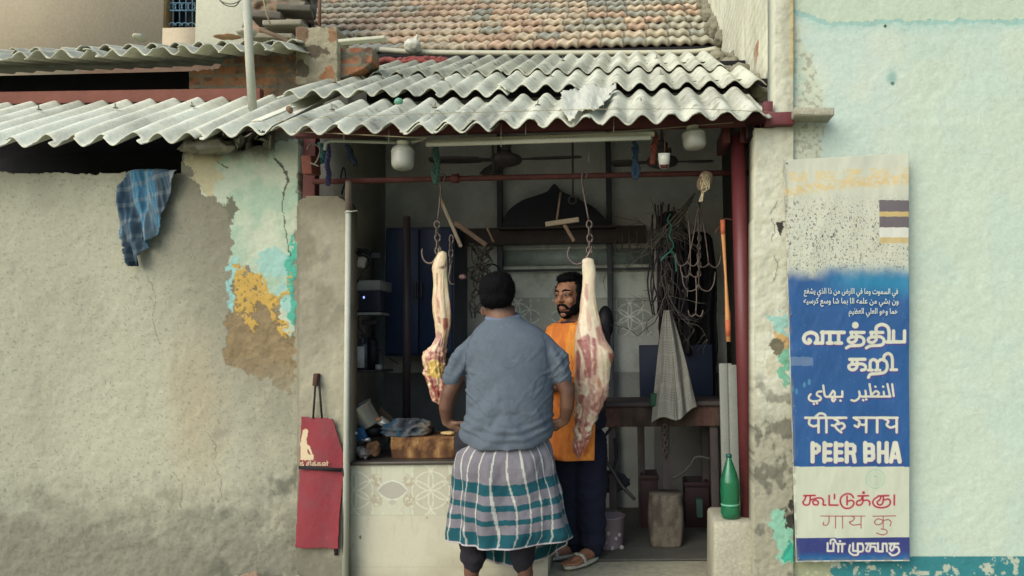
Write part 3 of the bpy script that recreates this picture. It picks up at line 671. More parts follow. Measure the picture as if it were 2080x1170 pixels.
obj('pipe_tie', tube(pl(4.31, [(700, 431), (726, 428)]), .003, 6), M_pvc, wp)
# tube light
tl0, tl1 = at(866, 293, 4.1), at(1322, 279, 4.1)
t = thing('tube_light', 'long unlit tube light batten hung under the awning edge', 'tube light', tl0)
obj('batten', beam(tl0+Vector((.003, .02, .012)), tl1+Vector((.02, .02, .024)), .03, .022), mat('batten_cream', (226, 220, 194), .6, .1, 6, 0), t, bevel=.002)
obj('tube', tube([tl0, tl1], .0145, 14), mat('lamp_tube', (250, 247, 230), .3, .04, 6, 0, spec=.5), t)
obj('wire', tube(pl(4.08, [(866, 281), (1000, 279), (1160, 274), (1330, 262), (1490, 249)]), .0025, 5), mat('pale_wire', (172, 160, 126), .8, .1, 5, 0), t)
cd = [(660, 305), (662, 291), (672, 286), (780, 289), (805, 290)]
o = obj('conduit_pipe', J(tube(pl(4.12, cd), .009, 8), tube(pl(4.12, [(836, 289), (862, 282)]), .009, 8)), M_pvc, label='thin white conduit left of the jar lamp under the awning', cat='conduit')
def jar_lamp(cx, top, bot, wid, Y, lab, tilt=0):
    sc = FPX/Y; r = wid/2/sc; h = (bot-top)/sc; b = at(cx, bot, Y)
    t = thing('jar_lamp', lab, 'lamp', b, 'jar lamps under the awning'); ax = Vector((tilt, 0, 1))
    obj('jar', lathe(b, [(.001, 0), (r*.45, .001), (r*.8, h*.06), (r*.97, h*.17), (r, h*.32), (r, h*.70), (r*.94, h*.80), (r*.62, h*.9), (r*.5, h*.93)], 28, ax), mat('frosted_plastic', (196, 194, 182), .35, .05, 8, 0, spec=.4, trans=.25), t)
    obj('bulb_holder', lathe(b+ax*h*.62, [(.001, 0), (r*.38, 0), (r*.5, h*.35), (r*.58, h*.44), (.001, h*.44)], 20, ax), mat('holder_cream', (222, 214, 184), .5, .05, 8, 0), t)
    obj('rim', lathe(b+ax*h*.66, [(r*.98, 0), (r*1.03, .001), (r*1.03, .006), (r*.98, .007)], 28, ax), M_pvc, t)
    return t
jar_lamp(818, 289, 346, 46, 4.02, 'unlit white jar lamp hanging left of the tube light')
jar_lamp(1413, 258, 304, 48, 4.1, 'unlit white jar lamp tucked under the awning near the red post', -.12)
# hanging ropes and small things under the eave
def rope(pts, Y, r, c, lab, name='rope', cat='rope', tw=True, n=6, group=None):
    sp = spline(pl(Y, pts), n); P = []
    parts = []
    if tw:
        for s in (0, 1, 2):
            parts.append(tube([Vector(p)+Vector((math.cos(i*.9+s*2.1), math.sin(i*.9+s*2.1), .3*math.sin(i*1.7+s)))*r*.8 for i, p in enumerate(sp)], r*.75, 6))
    else: parts = [tube(sp, r, 6)]
    return obj(name, J(*parts), mat('rope_'+'_'.join(str(k) for k in c), c, .95, .25, 20, .3, 80), label=lab, cat=cat, group=group)
rope([(664, 290), (667, 312), (664, 335), (668, 352), (665, 376)], 4.36, .011, (84, 84, 130), 'knotted violet blue rope hanging over the left end of the rail')
rope([(650, 292), (656, 310), (652, 330), (657, 300)], 4.3, .012, (70, 118, 118), 'bunched teal rope end by the white conduit')
rope([(704, 296), (712, 312), (720, 330), (712, 318), (708, 300), (722, 336)], 4.4, .012, (52, 66, 84), 'dark blue twist of cord hanging behind the conduit')
rope([(624, 304), (632, 292), (650, 300), (646, 322), (636, 334), (622, 322), (630, 330), (648, 338)], 4.2, .005, (128, 124, 116), 'coil of grey cable above the short red post', 'cable_coil', 'cable', False)
rope([(886, 290), (882, 312), (886, 330), (880, 346), (885, 372), (888, 352), (890, 330), (886, 300)], 4.39, .010, (92, 126, 116), 'teal rope knotted round the rail left of the meat')
rope([(1288, 288), (1294, 305), (1288, 325), (1297, 340), (1291, 362), (1286, 345), (1292, 320), (1286, 300)], 4.38, .010, (70, 94, 122), 'blue rope looped over the rail right of the meat')
rope([(1328, 268), (1332, 285), (1325, 300), (1330, 292), (1327, 315), (1325, 334)], 4.2, .011, (138, 74, 58), 'rust brown rope beside the hanging white cup')
rope([(1194, 284), (1196, 300), (1195, 328)], 4.3, .003, (170, 168, 156), 'thin white string with a knot hanging under the tube light', 'string', 'string', False)
rope([(707, 430), (714, 470), (722, 510), (732, 522)], 4.5, .004, (40, 40, 44), 'black cord hanging beside the white pipe', 'cord', 'cord', False)
rope([(690, 372), (697, 340), (702, 360), (694, 395)], 4.6, .005, (38, 38, 42), 'black cord dangling behind the rail above the pillar', 'cord', 'cord', False)
t = thing('hanging_cup', 'white cup with rust brown bottom hanging on a string under the awning', 'cup', at(1350, 342, 4.1))
b = at(1349, 343, 4.1)
obj('cup_body', lathe(b, [(.001, 0), (.017, .001), (.026, .012), (.031, .045), (.033, .085), (.029, .085), (.027, .05), (.001, .02)], 24, (0, -.25, 1)), mat('white_cup', (222, 220, 208), .3, .04, 8, 0, spec=.5), t)
obj('stain', lathe(b+Vector((0, -.012, .001)), [(.001, 0), (.018, 0), (.024, .014), (.0275, .02), (.001, .02)], 18, (0, -.25, 1)), M_rod, t)
obj('string', tube(pl(4.1, [(1350, 314), (1351, 280), (1353, 262)]), .003, 6), mat('brown_string', (132, 84, 66), .9, .1, 9, 0), t)
# vertical wires from the eave
for i, (xx, y0, y1) in enumerate(((699, 253, 285), (790, 262, 288), (947, 248, 276), (1018, 250, 298), (1068, 250, 274), (1247, 240, 268))):
    obj('bolt_wire', tube(pl(3.95, [(xx, y0), (xx-.5, y1)]), .0022, 5), mat('steel_wire', (176, 168, 152), .6, .1, 5, 0), A)
obj('guy_wire', tube(pl(3.83, [(560, 246), (700, 236), (900, 230), (1200, 222), (1420, 221), (1572, 228)]), .0016, 5), mat('pale_wire'), label='thin pale wire stretched across the corrugated sheets', cat='wire')
obj('guy_wire', tube(pl(3.9, [(590, 267), (720, 273), (866, 281)]), .003, 5), mat('pale_wire'), label='slack yellowish wire below the left end of the awning', cat='wire')

# ---- things lying on the roofs
def crumple(cx, cy, rx, ry, Y, seed, amp=.5, dy=.1, voxel=.012):
    q = at(cx, cy, Y); sc = FPX/Y
    v, f = ell(q, rx/sc, dy, ry/sc, 40); v = np.array([tuple(a) for a in v]); d = v-np.array(q)
    n = fbm(v[:, 0]*14, v[:, 1]*14, v[:, 2]*14, 4, seed)
    r = 1-np.abs(n-.5)*2*amp*1.6
    return np.array(q)+d*r[:, None], f
# torn plastic sheet on the eave
nx, ny = 60, 40; gx, gy = np.meshgrid(np.linspace(1138, 1252, nx), np.linspace(184, 262, ny)); gx, gy = gx.ravel(), gy.ravel()
sh = [(1176, 188), (1200, 183), (1228, 190), (1254, 183), (1252, 194), (1240, 205), (1246, 210), (1224, 222), (1232, 224), (1206, 236), (1192, 243), (1176, 240), (1168, 252), (1158, 262), (1152, 248), (1138, 236), (1142, 196), (1160, 198)]
wx = gx+(fbm(gx/7, gy/7, 0, 3, 401)-.5)*12; wy = gy+(fbm(gx/7, gy/7, 0, 3, 402)-.5)*12
frac = (262-gy)/78
Yp = 3.80+.74*np.clip((250-gy)/64, 0, 1); p = atn(gx, gy, Yp); p[:, 2] += .03+.02*np.cos(2*np.pi*(p[:, 0]-X0)/PIT)*.6+.03*(fbm(gx/12, gy/12, 0, 4, 403)-.5); p[:, 1] -= .02
f = gridf(nx, ny); k = inpoly(wx, wy, sh); f = f[k[f].all(1)]; u, inv = np.unique(f, return_inverse=True)
obj('plastic_sheet', (p[u], inv.reshape(f.shape)), mat('torn_plastic', (220, 217, 200), .5, .05, 10, .2, 40), solid=.004, label='torn white plastic sheet draped over the awning edge', cat='plastic sheet')
v, f = J(crumple(838, 94, 19, 17, 7.38, 411, .35, .09), ell(at(846, 78, 7.36), .02, .02, .055, 10, (0, .25, 0)))
v, f, _ = remesh([(v, f)], .012, 3); obj('plastic_bag', (v, f), mat('white_bag', (226, 222, 206), .5, .04, 8, .15, 40), label='knotted white plastic bag caught on the roof gutter', cat='bag')
v, f = crumple(810, 206, 11, 9, 4.1, 421, .6, .03); v[:, 1] += 0
obj('plastic_scrap', (v, f), mat('mint_plastic', (120, 176, 150), .6, .3, 20, .2, 40), label='small mint green plastic scrap lying on the awning', cat='litter')
for k_, (pts, Y, r, c, lab) in enumerate((([(758, 130), (790, 123), (815, 130), (840, 124), (870, 128), (905, 124), (880, 121), (830, 121), (795, 128)], 6.35, .03, (150, 80, 76), 'faded red cloth strip twisted along the top of the awning'),)):
    rope(pts, Y, r, c, lab, 'cloth_strip', 'cloth')
for k_, (cx, cy, rx, ry, Y, lab) in enumerate(((588, 224, 7, 9, 4.05, 'small brown knot of rag on the awning near the chimney'),)):
    v, f = crumple(cx, cy, rx, ry, Y, 431+k_, .7, .03); obj('rag_knot', (v, f), mat('brown_rag', (150, 120, 98), .95, .3, 30, .3, 60), label=lab, cat='rag')
for k_, (cx, cy, rx, ry, Y, c, lab) in enumerate(((500, 66, 22, 9, 5.4, (190, 184, 164), 'pale stone weighing down the small roof by the pole'), (462, 75, 30, 4, 5.3, (176, 140, 110), 'flat tan slab lying on the small roof'), (283, 77, 14, 8, 5.3, (196, 192, 172), 'pale rubble lump on the far left of the small roof'))):
    v, f = crumple(cx, cy, rx, ry, Y, 441+k_, .3, .06)
    obj('stone', (v, f), mat('stone%s' % 'abc'[k_], c, .95, .2, 8, .4, 40), label=lab, cat='stone')
st = thing('stacked_slabs', 'grey stone slabs leaning by the chimney under a bare stick', 'slabs', at(560, 70, 6.2))
for i, (x, y, w_, h_) in enumerate(((568, 86, 88, 11), (585, 58, 80, 12), (548, 40, 64, 16), (600, 24, 70, 14), (640, 90, 50, 10))):
    q = at(x, y, 6.2+.06*i); obj('slab', obox(q, w_/250, .3, h_/250, (.05*i, .04*(-1)**i, .1*i)), mat('slab%s' % 'abcde'[i], ((150, 142, 124), (158, 150, 134), (118, 110, 100), (128, 122, 110), (172, 160, 138))[i], .95, .25, 6, .5, 40), st, bevel=.012)
obj('bare_stick', tube(pl(5.6, [(528, 60), (560, 72), (592, 88), (604, 96)]), .016, 8), mat('stick_brown', (120, 98, 80), .9, .2, 10, .3, 40), st)
obj('stay_wire', tube(pl(4.9, [(533, -10), (542, 30), (550, 52)]), .005, 6), mat('pale_wire'), label='short pale stay wire beside the white pole', cat='wire')

q0, q1 = at(522, 246, 3.97), at(590, 218, 4.25)
obj('sheet_strip', beam(q0, q1, .07, .010), mat('pale_strip', (240, 236, 216), .9, .12, 8, .3, 60), bevel=.003, label='pale flat strip lying along the joint of the two awnings', cat='strip')
# ---- counter with tiled front
CY = 4.43
cl, cr_ = at(699, 945, CY).x, at(1113, 945, CY).x
ct = thing('tiled_counter', 'low counter with a pale circle-patterned tile band along its front', 'counter', ((cl+cr_)/2, CY, 0))
def counter_paint(x, y):
    n = fbm(x/60, y/60, 0, 4, 501); c = np.zeros(x.shape+(3,))+s2l((212, 206, 186)); c = mixc(c, (200, 194, 174), sstep(.45, .65, n)*.6)
    band = y < 1046; tb = np.zeros(x.shape+(3,))+s2l((210, 208, 188))
    for mx in (719, 875, 1031, 1187): tb = circles_pattern(x-mx, y-996, tb, (224, 222, 202), (196, 190, 172), 38.)
    for mx in (797, 953, 1109):
        u, v = x-mx, y-996; le = (np.abs(v) < 19*(1-(u/31.)**2)) & (np.abs(u) < 31)
        tb = np.where(le[..., None], s2l((186, 180, 168))+0*tb, tb)
        edge = (np.abs(np.abs(v)-19*(1-(u/31.)**2)) < 1.3) & (np.abs(u) < 32)
        for su in (-1, 1):
            for sv in (-1, 1):
                sp = (np.hypot((u-su*34)/13, (v-sv*21)/13) < 1); tb = mixc(tb, (176, 160, 134), sp*sstep(.35, .6, fbm(x/4, y/4, 0, 3, 502))*.7)
        hx = np.hypot(u, (v-24)*1.2) < 7; tb = mixc(tb, (190, 184, 170), hx*.8); tb = np.where(edge[..., None], s2l((228, 228, 212))+0*tb, tb)
    c = np.where(band[..., None], tb, c)
    g = (np.abs(y-1046) < .8)*.25+(np.abs((x-797) % 156) < .8)*.25*(y > 1046)+(np.abs(y-1152) < .8)*.3
    c = mixc(c, (150, 142, 124), g)
    c = mixc(c, (150, 136, 112), sstep(1120, 1175, y+(n-.5)*60)*.35); d = (np.hypot(x-732, (y-1091)*.7) < 2.4) | (np.hypot(x-868, y-1052) < 1.6); c[d] = s2l((120, 104, 84))
    return mixc(c, (170, 160, 140), sstep(.66, .76, fbm(x/9, y/30, 0, 4, 503))*.2)
M_tilef = mat('glazed_tile', None, .35, .05, 3, .05, 20, grain=.04, spec=.45)
gx, gy = (g.ravel() for g in np.meshgrid(np.linspace(699, 1113, 280), np.linspace(943, 1186, 170)))
obj('tile_front', (atn(gx, gy, CY), gridf(280, 170)), M_tilef, ct, cols=counter_paint(gx, gy), solid=.015, solid_off=-1)
ztop = at(900, 943, CY).z
obj('body', box(cl+.005, cr_-.005, CY+.012, CY+.52, 0, ztop-.002), mat('counter_side', (190, 180, 158), .8, .15, 4, .2, 40), ct)
obj('counter_top', box(cl-.006, cr_+.008, CY-.018, CY+.54, ztop, ztop+.020), mat('dark_granite', (74, 68, 62), .4, .3, 20, .05, 60, spec=.4), ct, bevel=.004)
CT = ztop+.020
def on(px, Y): return at(px, 940, Y).x
# chopping block
M_block = mat('chopped_wood', None, .9, .3, 9, .6, 60, grain=.3, stretch=(1, 1, .35))
b0, b1 = on(783, 4.5), on(936, 4.5); bh = .125
nu, nv = 90, 16; V = []; Cc = []
def ring_pt(t, s):
    # rounded-rectangle outline, wider at the top
    a = 2*math.pi*t; cx, cy = (b0+b1)/2, 4.66; hx, hy = (b1-b0)/2*(0.93+.07*s), .15
    ca, sa = math.cos(a), math.sin(a); k = (abs(ca)**5+abs(sa)**5)**(-.2)
    return cx+hx*ca*k, cy+hy*sa*k
for j in range(nv):
    s = j/(nv-1)
    for i in range(nu):
        x, y = ring_pt(i/nu, s); V.append((x, y, CT+.001+bh*s))
V = np.array(V); d = (fbm(V[:, 0]*30, V[:, 1]*30, V[:, 2]*18, 4, 511)-.5)*.02; V[:, 1] += d; V[:, 0] += d*.7
F = [(j*nu+i, j*nu+(i+1) % nu, (j+1)*nu+(i+1) % nu, (j+1)*nu+i) for j in range(nv-1) for i in range(nu)]
F.append(tuple(reversed(range(nu)))); F.append(tuple(range((nv-1)*nu, nv*nu)))
n = fbm(V[:, 0]*24, V[:, 1]*24, V[:, 2]*16, 4, 512); cc = np.zeros((len(V), 3))+s2l((146, 104, 66)); cc = mixc(cc, (92, 62, 42), sstep(.42, .62, n)); cc = mixc(cc, (190, 152, 104), sstep(.42, .28, n)*.7)
obj('chopping_block', (V, F), M_block, cols=cc, bevel=.004, label='thick rough wooden chopping block on the counter', cat='chopping block')
BT = CT+bh+.001
# cloth bundle and scrap of fat on the block
def cloth_heap(cx, Y, z, rx, ry, rz, seed, colf, name, lab, cat, m):
    v, f = ell((cx, Y, z+rz*.55), rx, ry, rz, 64); v = np.array([tuple(a) for a in v]); d = v-np.array((cx, Y, z+rz*.55))
    n = fbm(v[:, 0]*13, v[:, 1]*13, v[:, 2]*22, 4, seed); rdg = np.abs(n-.5)*2
    v = v+d*(.25-rdg*1.1)[:, None]; v[:, 2] = np.maximum(v[:, 2], z+.002)
    return obj(name, (v, f), m, cols=colf(v, n), label=lab, cat=cat)
M_cloth = mat('cloth_paint', None, .95, .08, 8, .2, 160)
def bluecl(v, n):
    c = np.zeros((len(v), 3))+s2l((92, 96, 102)); c = mixc(c, (58, 92, 116), sstep(.58, .64, fbm(v[:, 0]*10, v[:, 1]*10, v[:, 2]*10, 3, 521))); c = mixc(c, (150, 138, 120), sstep(.0, .12, v[:, 0]-on(842, 4.6))); return mixc(c, (36, 42, 56), sstep(.57, .66, n)*.8)
cloth_heap(on(828, 4.62), 4.62, BT, .135, .1, .062, 522, bluecl, 'cloth_bundle', 'crumpled blue and grey cloth lying on the chopping block', 'cloth', M_cloth)
v, f = crumple(908, 879, 17, 5, 4.55, 531, .5, .03); v[:, 2] += BT+.004-v[:, 2].min()
obj('fat_scrap', (v, f), mat('yellow_fat', (214, 180, 130), .6, .15, 30, .3, 60), label='small yellowish scrap of fat on the chopping block edge', cat='meat scrap')
v, f = obox((on(872, 4.7), 4.7, BT+.02), .06, .05, .036, (0, 0, .3)); obj('dark_box', (v, f), M_dark, bevel=.004, label='small dark box behind the cloth on the chopping block', cat='box')
# clutter at the counter's left end
M_steel = mat('steel_pot', (206, 204, 196), .3, .06, 6, .03, 30, metal=.6)
M_blk = mat('black_plastic', (38, 38, 44), .5, .15, 8, .05, 40)
pb = at(752, 862, 4.62); ax = Vector((-.45, -.25, .9)).normalized()
o = obj('steel_pot', lathe(pb-ax*.005, [(.001, 0), (.062, 0), (.068, .008), (.07, .13), (.075, .136), (.075, .14), (.066, .138), (.062, .012), (.001, .012)], 32, ax), M_steel, label='tilted steel pot on top of the clutter at the counter end', cat='pot')
def bowl(px, py, Y, r, h, m, name, lab, cat, ax=(0, 0, 1)):
    b = at(px, py, Y); return obj(name, lathe(b, [(.001, 0), (r*.5, 0), (r*.85, h*.4), (r, h), (r*.93, h), (r*.78, h*.42), (.001, h*.08)], 28, ax), m, label=lab, cat=cat)
zc = lambda px, Y: at(px, 940, Y)
def bowl_on(px, Y, z, r, h, m, name, lab, cat, ax=(0, 0, 1)):
    b = at(px, 900, Y); b.z = z; return obj(name, lathe(b, [(.001, 0), (r*.5, 0), (r*.85, h*.4), (r, h), (r*.93, h), (r*.78, h*.42), (.001, h*.08)], 28, ax), m, label=lab, cat=cat)
bowl_on(757, 4.66, CT+.115, .062, .06, M_blk, 'black_bowl', 'small black bowl holding knives below the steel pot', 'bowl')
bowl_on(729, 4.56, CT+.001, .055, .075, mat('dull_steel', (112, 108, 100), .4, .25, 8, .1, 40, metal=.5), 'steel_bowl', 'dull steel bowl at the very left end of the counter', 'bowl')
v, f = crumple(757, 914, 17, 22, 4.56, 541, .6, .05); v[:, 2] += CT+.002-v[:, 2].min()
obj('paper_bag', (v, f), mat('brown_bag', (132, 98, 70), .8, .4, 25, .4, 60), label='crumpled brown bag between the steel bowl and chopping block', cat='bag')
v, f = crumple(741, 921, 11, 14, 4.5, 542, .6, .04); v[:, 2] += CT+.002-v[:, 2].min()
obj('plastic_scrap', (v, f), mat('pale_bag', (150, 144, 138), .6, .3, 20, .3, 60), label='crumpled pale plastic in front of the steel bowl', cat='litter')
k = thing('butcher_knife', 'butcher knife with a tan wooden handle lying over the black bowl', 'knife', at(750, 858, 4.6))
h0, h1, h2 = at(733, 860, 4.57), at(770, 852, 4.6), at(800, 872, 4.66)
obj('handle', rtube([h0, (h0+h1)/2+Vector((0, 0, .006)), h1], [.013, .017, .014], 10), mat('knife_handle', (186, 128, 86), .7, .2, 12, .2, 60, stretch=(.3, 1, 1)), k)
obj('blade', beam(h1, h2, .004, .05, (0, 0, 1)), M_steel, k)
for i, (a_, b_, w_, c, lab) in enumerate((((770, 832), (812, 872), .045, (84, 70, 58), 'dark wooden board leaning behind the steel pot'), ((762, 872), (790, 896), .03, (74, 64, 56), 'short dark stick leaning on the chopping block'))):
    obj('wooden_board', beam(at(*a_, 4.75), at(*b_, 4.72), .02, w_), mat('board%s' % 'ab'[i], c, .9, .25, 8, .3, 50), bevel=.003, label=lab, cat='board')
obj('blue_packet', prism(outline([(724, 870), (736, 868), (748, 898), (726, 896)], 4.53), .03), mat('blue_packet', (38, 92, 140), .5, .15, 8, .1, 40), bevel=.003, label='small bright blue packet propped in the clutter below the pot', cat='packet')
obj('navy_can', lathe(at(716, 892, 4.66), [(.001, 0), (.045, 0), (.048, .14), (.044, .15), (.001, .15)], 24), mat('navy_can', (40, 52, 76), .5, .2, 6, .05, 40), label='dark navy can beside the white pipe behind the bowls', cat='can')
for i, (a_, b_) in enumerate((((706, 886), (726, 879)), ((735, 895), (752, 892)))): obj('knife_blade', beam(at(*a_, 4.5), at(*b_, 4.5), .003, .016), M_steel, label=('thin knife blade poking out left of the blue packet', 'thin knife blade poking out right of the blue packet')[i], cat='knife')
# nail with red apron hung on the pillar
AY = 4.335
ap = thing('red_apron', 'red apron with cream emblem hanging on the cement pillar', 'apron', at(650, 1115, AY))
ao = [(611, 846), (677, 849), (697, 920), (696, 975), (690, 1050), (688, 1115), (602, 1112), (605, 1000), (608, 900)]
nx, ny = 90, 150; gx, gy = np.meshgrid(np.linspace(600, 700, nx), np.linspace(843, 1118, ny)); gx, gy = gx.ravel(), gy.ravel()
p = atn(gx, gy, AY); p[:, 1] += .006*np.sin(gx/17+gy/90)+.008*(fbm(gx/30, gy/60, 0, 3, 551)-.5)-.012*sstep(980, 1115, gy)
em = [(613, 884), (614, 874), (620, 871), (625, 874), (624, 884), (622, 892), (623, 902), (630, 908), (634, 916), (635, 924), (631, 922), (627, 914), (624, 912), (625, 920), (629, 923), (637, 924), (638, 931), (635, 935), (609, 935), (609, 900)]
n = fbm(gx/30, gy/30, 0, 4, 552); c = np.zeros((len(gx), 3))+s2l((150, 60, 68)); c = mixc(c, (142, 70, 76), sstep(.4, .65, n)*.7)
wx = gx+(fbm(gx/4, gy/4, 0, 3, 553)-.5)*2.4; wy = gy+(fbm(gx/4, gy/4, 0, 3, 554)-.5)*2.4
c = np.where(inpoly(wx, wy, em)[:, None], s2l((226, 204, 170))+0*c, c); c = mixc(c, (190, 70, 70), (np.hypot(gx-665, (gy-1092)*.5) < 1.6)*.8)
f = gridf(nx, ny); k_ = inpoly(gx, gy, ao); f = f[k_[f].all(1)]; u, inv = np.unique(f, return_inverse=True)
obj('apron_cloth', (p[u], inv.reshape(f.shape)), mat('apron_red', None, .85, .06, 8, .15, 150), ap, cols=c[u], solid=.006, solid_off=-1)
M_strap = mat('dark_strap', (42, 38, 42), .85, .1, 8, .1, 60)
obj('neck_strap', J(beam(at(636, 850, AY-.004), at(641, 776, AY-.004), .004, .011, (1, 0, 0)), beam(at(654, 850, AY-.004), at(648, 776, AY-.004), .004, .011, (1, 0, 0))), M_strap, ap)
obj('waist_strap', J(beam(at(607, 949, AY-.014), at(698, 955, AY-.014), .004, .02), tube(pl(AY-.012, [(697, 953), (702, 975), (701, 1010), (699, 1050), (698, 1100), (699, 1126)]), .009, 6), beam(at(682, 1112, AY+.015), at(683, 1128, AY+.015), .004, .02)), M_strap, ap)
obj('wooden_peg', obox(at(644, 771, 4.35), .028, .06, .07, (0, .08, 0)), mat('peg_brown', (92, 66, 56), .9, .25, 12, .3, 60), ap, bevel=.006)
def text(name, body, px, py, Y, size, m, parent, ext=.0005, sx=1, off=0, shear=0, align='LEFT'):
    """lettering whose baseline starts at the photo point (px,py) on the plane at depth Y, as a thin raised mesh"""
    cu = bpy.data.curves.new(name, 'FONT'); cu.body = body; cu.size = 1; cu.offset = off; cu.shear = shear; cu.align_x = align; cu.resolution_u = 3
    o = bpy.data.objects.new(name, cu); COL.objects.link(o); bpy.context.view_layer.update()
    dg = bpy.context.evaluated_depsgraph_get(); me = bpy.data.meshes.new_from_object(o.evaluated_get(dg)); n = len(me.vertices); v = np.empty(n*3); me.vertices.foreach_get('co', v); v = v.reshape(-1, 3)
    f = [tuple(p_.vertices) for p_ in me.polygons]; bpy.data.objects.remove(o); bpy.data.meshes.remove(me)
    q = atn(px+v[:, 0]*size*sx, py-v[:, 1]*size, Y)
    return obj(name, (q, f), m, parent, smooth=False)
obj_t = text('lettering', '\u0B95\u0BCD \u0B9A\u0BBF\u0B95\u0BCD\u0B95\u0BA9\u0BCD', 608, 946, AY-.016, 12, mat('emblem_cream', (226, 204, 170), .9, .05, 8, 0), ap, off=.015)

# ---- plaid towel over the left wall
TO = [(262, 346), (300, 342), (366, 346), (352, 385), (340, 430), (332, 462), (316, 490), (300, 505), (292, 520), (283, 541), (270, 542), (262, 515), (250, 470), (246, 380)]
nx, ny = 110, 190; gx, gy = np.meshgrid(np.linspace(236, 372, nx), np.linspace(338, 546, ny)); gx, gy = gx.ravel(), gy.ravel()
s = (gy-340)/205; fold = .7*np.sin((gx-250-30*s)/(7.0-2.6*s)+2.4*np.sin(gy/48)+3*fbm(gx/40, gy/70, 0, 3, 563))+.9*(fbm(gx/9-s*3, gy/60, 0, 3, 564)-.5)*2; p = atn(gx, gy, 4.40); p[:, 1] += -.035-.034*fold*(.5+s)+.012*(fbm(gx/18, gy/40, 0, 3, 561)-.5)
p[:, 1] += .05*sstep(352, 338, gy)
u_, v_ = gx-30*s+4*fold, gy+.35*(gx-250)
c = np.zeros((len(gx), 3))+s2l((78, 128, 158)); st1 = (np.sin(u_/4.6) > .55); st2 = (np.sin(v_/5.5) > .7); c = mixc(c, (150, 160, 164), st1*.55); c = mixc(c, (70, 82, 96), (np.sin(u_/13+1) > .3)*.75); c = mixc(c, (140, 150, 156), st2*.45)
c = mixc(c, (150, 146, 138), sstep(340, 364, gx)*.6); c = mixc(c, (36, 44, 56), (np.hypot((gx-277), (gy-536)) < 7)*.7)
f = gridf(nx, ny); k_ = inpoly(gx+(fbm(gx/9, gy/9, 0, 3, 562)-.5)*5, gy, TO); f = f[k_[f].all(1)]; u, inv = np.unique(f, return_inverse=True)
obj('plaid_towel', (p[u], inv.reshape(f.shape)), M_cloth, cols=c[u], solid=.005, solid_off=-1, label='blue plaid towel hanging over the top of the left wall', cat='towel')

# ---- green bottle
gb = at(1484, 1059, 4.2); gb.z = v0.z+.001; sB = FPX/4.2
t = thing('green_bottle', 'empty green plastic bottle standing on the concrete block', 'bottle', gb)
prof = [(.001, .004), (.03, 0), (.046, .006), (.05, .03), (.049, .06), (.046, .075), (.049, .095), (.05, .14), (.049, .185), (.047, .205), (.038, .24), (.026, .275), (.0155, .305), (.013, .312), (.013, .335)]
MG = mat('green_plastic', (90, 215, 165), .06, .02, 5, 0, spec=.5, trans=.85, grain=0)
obj('bottle_body', lathe(gb, prof, 36), MG, t, solid=.0012)
obj('cap', lathe(gb+Vector((0, 0, .323)), [(.001, 0), (.0155, 0), (.0155, .016), (.001, .017)], 20), mat('cap_green', (24, 92, 84), .4, .05, 5, 0), t)
obj('print', lathe(gb+Vector((0, 0, .07)), [(.0492, 0), (.0498, .001), (.0498, .008), (.0492, .009)], 36), mat('print_pale', (120, 190, 160), .5, .3, 60, 0), t)

# ================================================================== inside the shop
GAIN = 2.2
M_iron = mat('dark_iron', (58, 54, 54), .55, .3, 10, .15, 60, metal=.5)
M_dkwood = mat('dark_wood', (52, 46, 46), .75, .25, 6, .25, 50)
YB = 6.19
# cupboard, pole
c0, c1 = at(782, 462, 5.72), at(922, 722, 5.72)
cb = thing('blue_cupboard', 'dark navy cupboard hanging on the back wall behind the left meat', 'cupboard', ((c0.x+c1.x)/2, 5.72, c1.z))
obj('carcass', box(c0.x, c1.x, 5.74, 6.18, c1.z, c0.z), mat('navy_paint', (34, 40, 58), .45, .2, 3, .05, 30), cb, bevel=.004)
mx = (c0.x+c1.x)/2
for xa_, xb_ in ((c0.x+.015, mx-.006), (mx+.006, c1.x-.015)):
    d = obj('door', box(xa_, xb_, 5.715, 5.738, c1.z+.02, c0.z-.02), mat('navy_door', (32, 42, 66), .4, .25, 3, .05, 30), cb, bevel=.004)
    obj('handle', box(mx-.03 if xb_ < mx else mx+.015, mx-.015 if xb_ < mx else mx+.03, 5.69, 5.714, (c0.z+c1.z)/2-.06, (c0.z+c1.z)/2+.06), M_iron, d, bevel=.003)
obj('iron_pole', tube([at(826, 853, 5.1), at(826, 440, 5.1)], .026, 14), mat('pole_black', (40, 34, 36), .45, .2, 6, .05, 40), label='dark iron pole standing between the left shelves and the cupboard', cat='pole')
# partition frame: posts, rails, pelmet
fr = thing('partition_frame', 'dark wooden frame with pelmet in front of the back wall tiles', 'frame', at(1130, 1030, 6.1))
for px in (1015, 1238): obj('post', box(at(px, 500, 6.1).x-.022, at(px, 500, 6.1).x+.022, 6.1, 6.15, .02 if px > 1100 else at(px, 600, 6.1).z, at(px, 250, 6.1).z), mat('frame_slate', (50, 52, 58), .6, .25, 8, .1, 40), fr, bevel=.004)
a, b = at(925, 500, 6.08), at(1312, 458, 6.08); obj('pelmet', box(a.x, b.x, 6.06, 6.098, a.z, b.z), M_dkwood, fr, bevel=.004)
a, b = at(1020, 552, 6.1), at(1330, 542, 6.1); obj('rail', box(a.x, b.x, 6.115, 6.14, a.z, b.z), mat('frame_slate'), fr, bevel=.003)
a, b = at(1022, 540, 6.17), at(1322, 503, 6.17); obj('glass_pane', box(a.x, b.x, 6.165, 6.175, a.z, b.z), mat('dusty_pane', (122, 134, 134), .35, .35, 7, 0), fr)
og = spline([at(x, y, 6.0) for x, y in [(1021, 461), (1022, 446), (1034, 426), (1060, 407), (1092, 396), (1112, 388), (1126, 373), (1142, 389), (1172, 402), (1204, 420), (1228, 442), (1243, 461)]], 4)
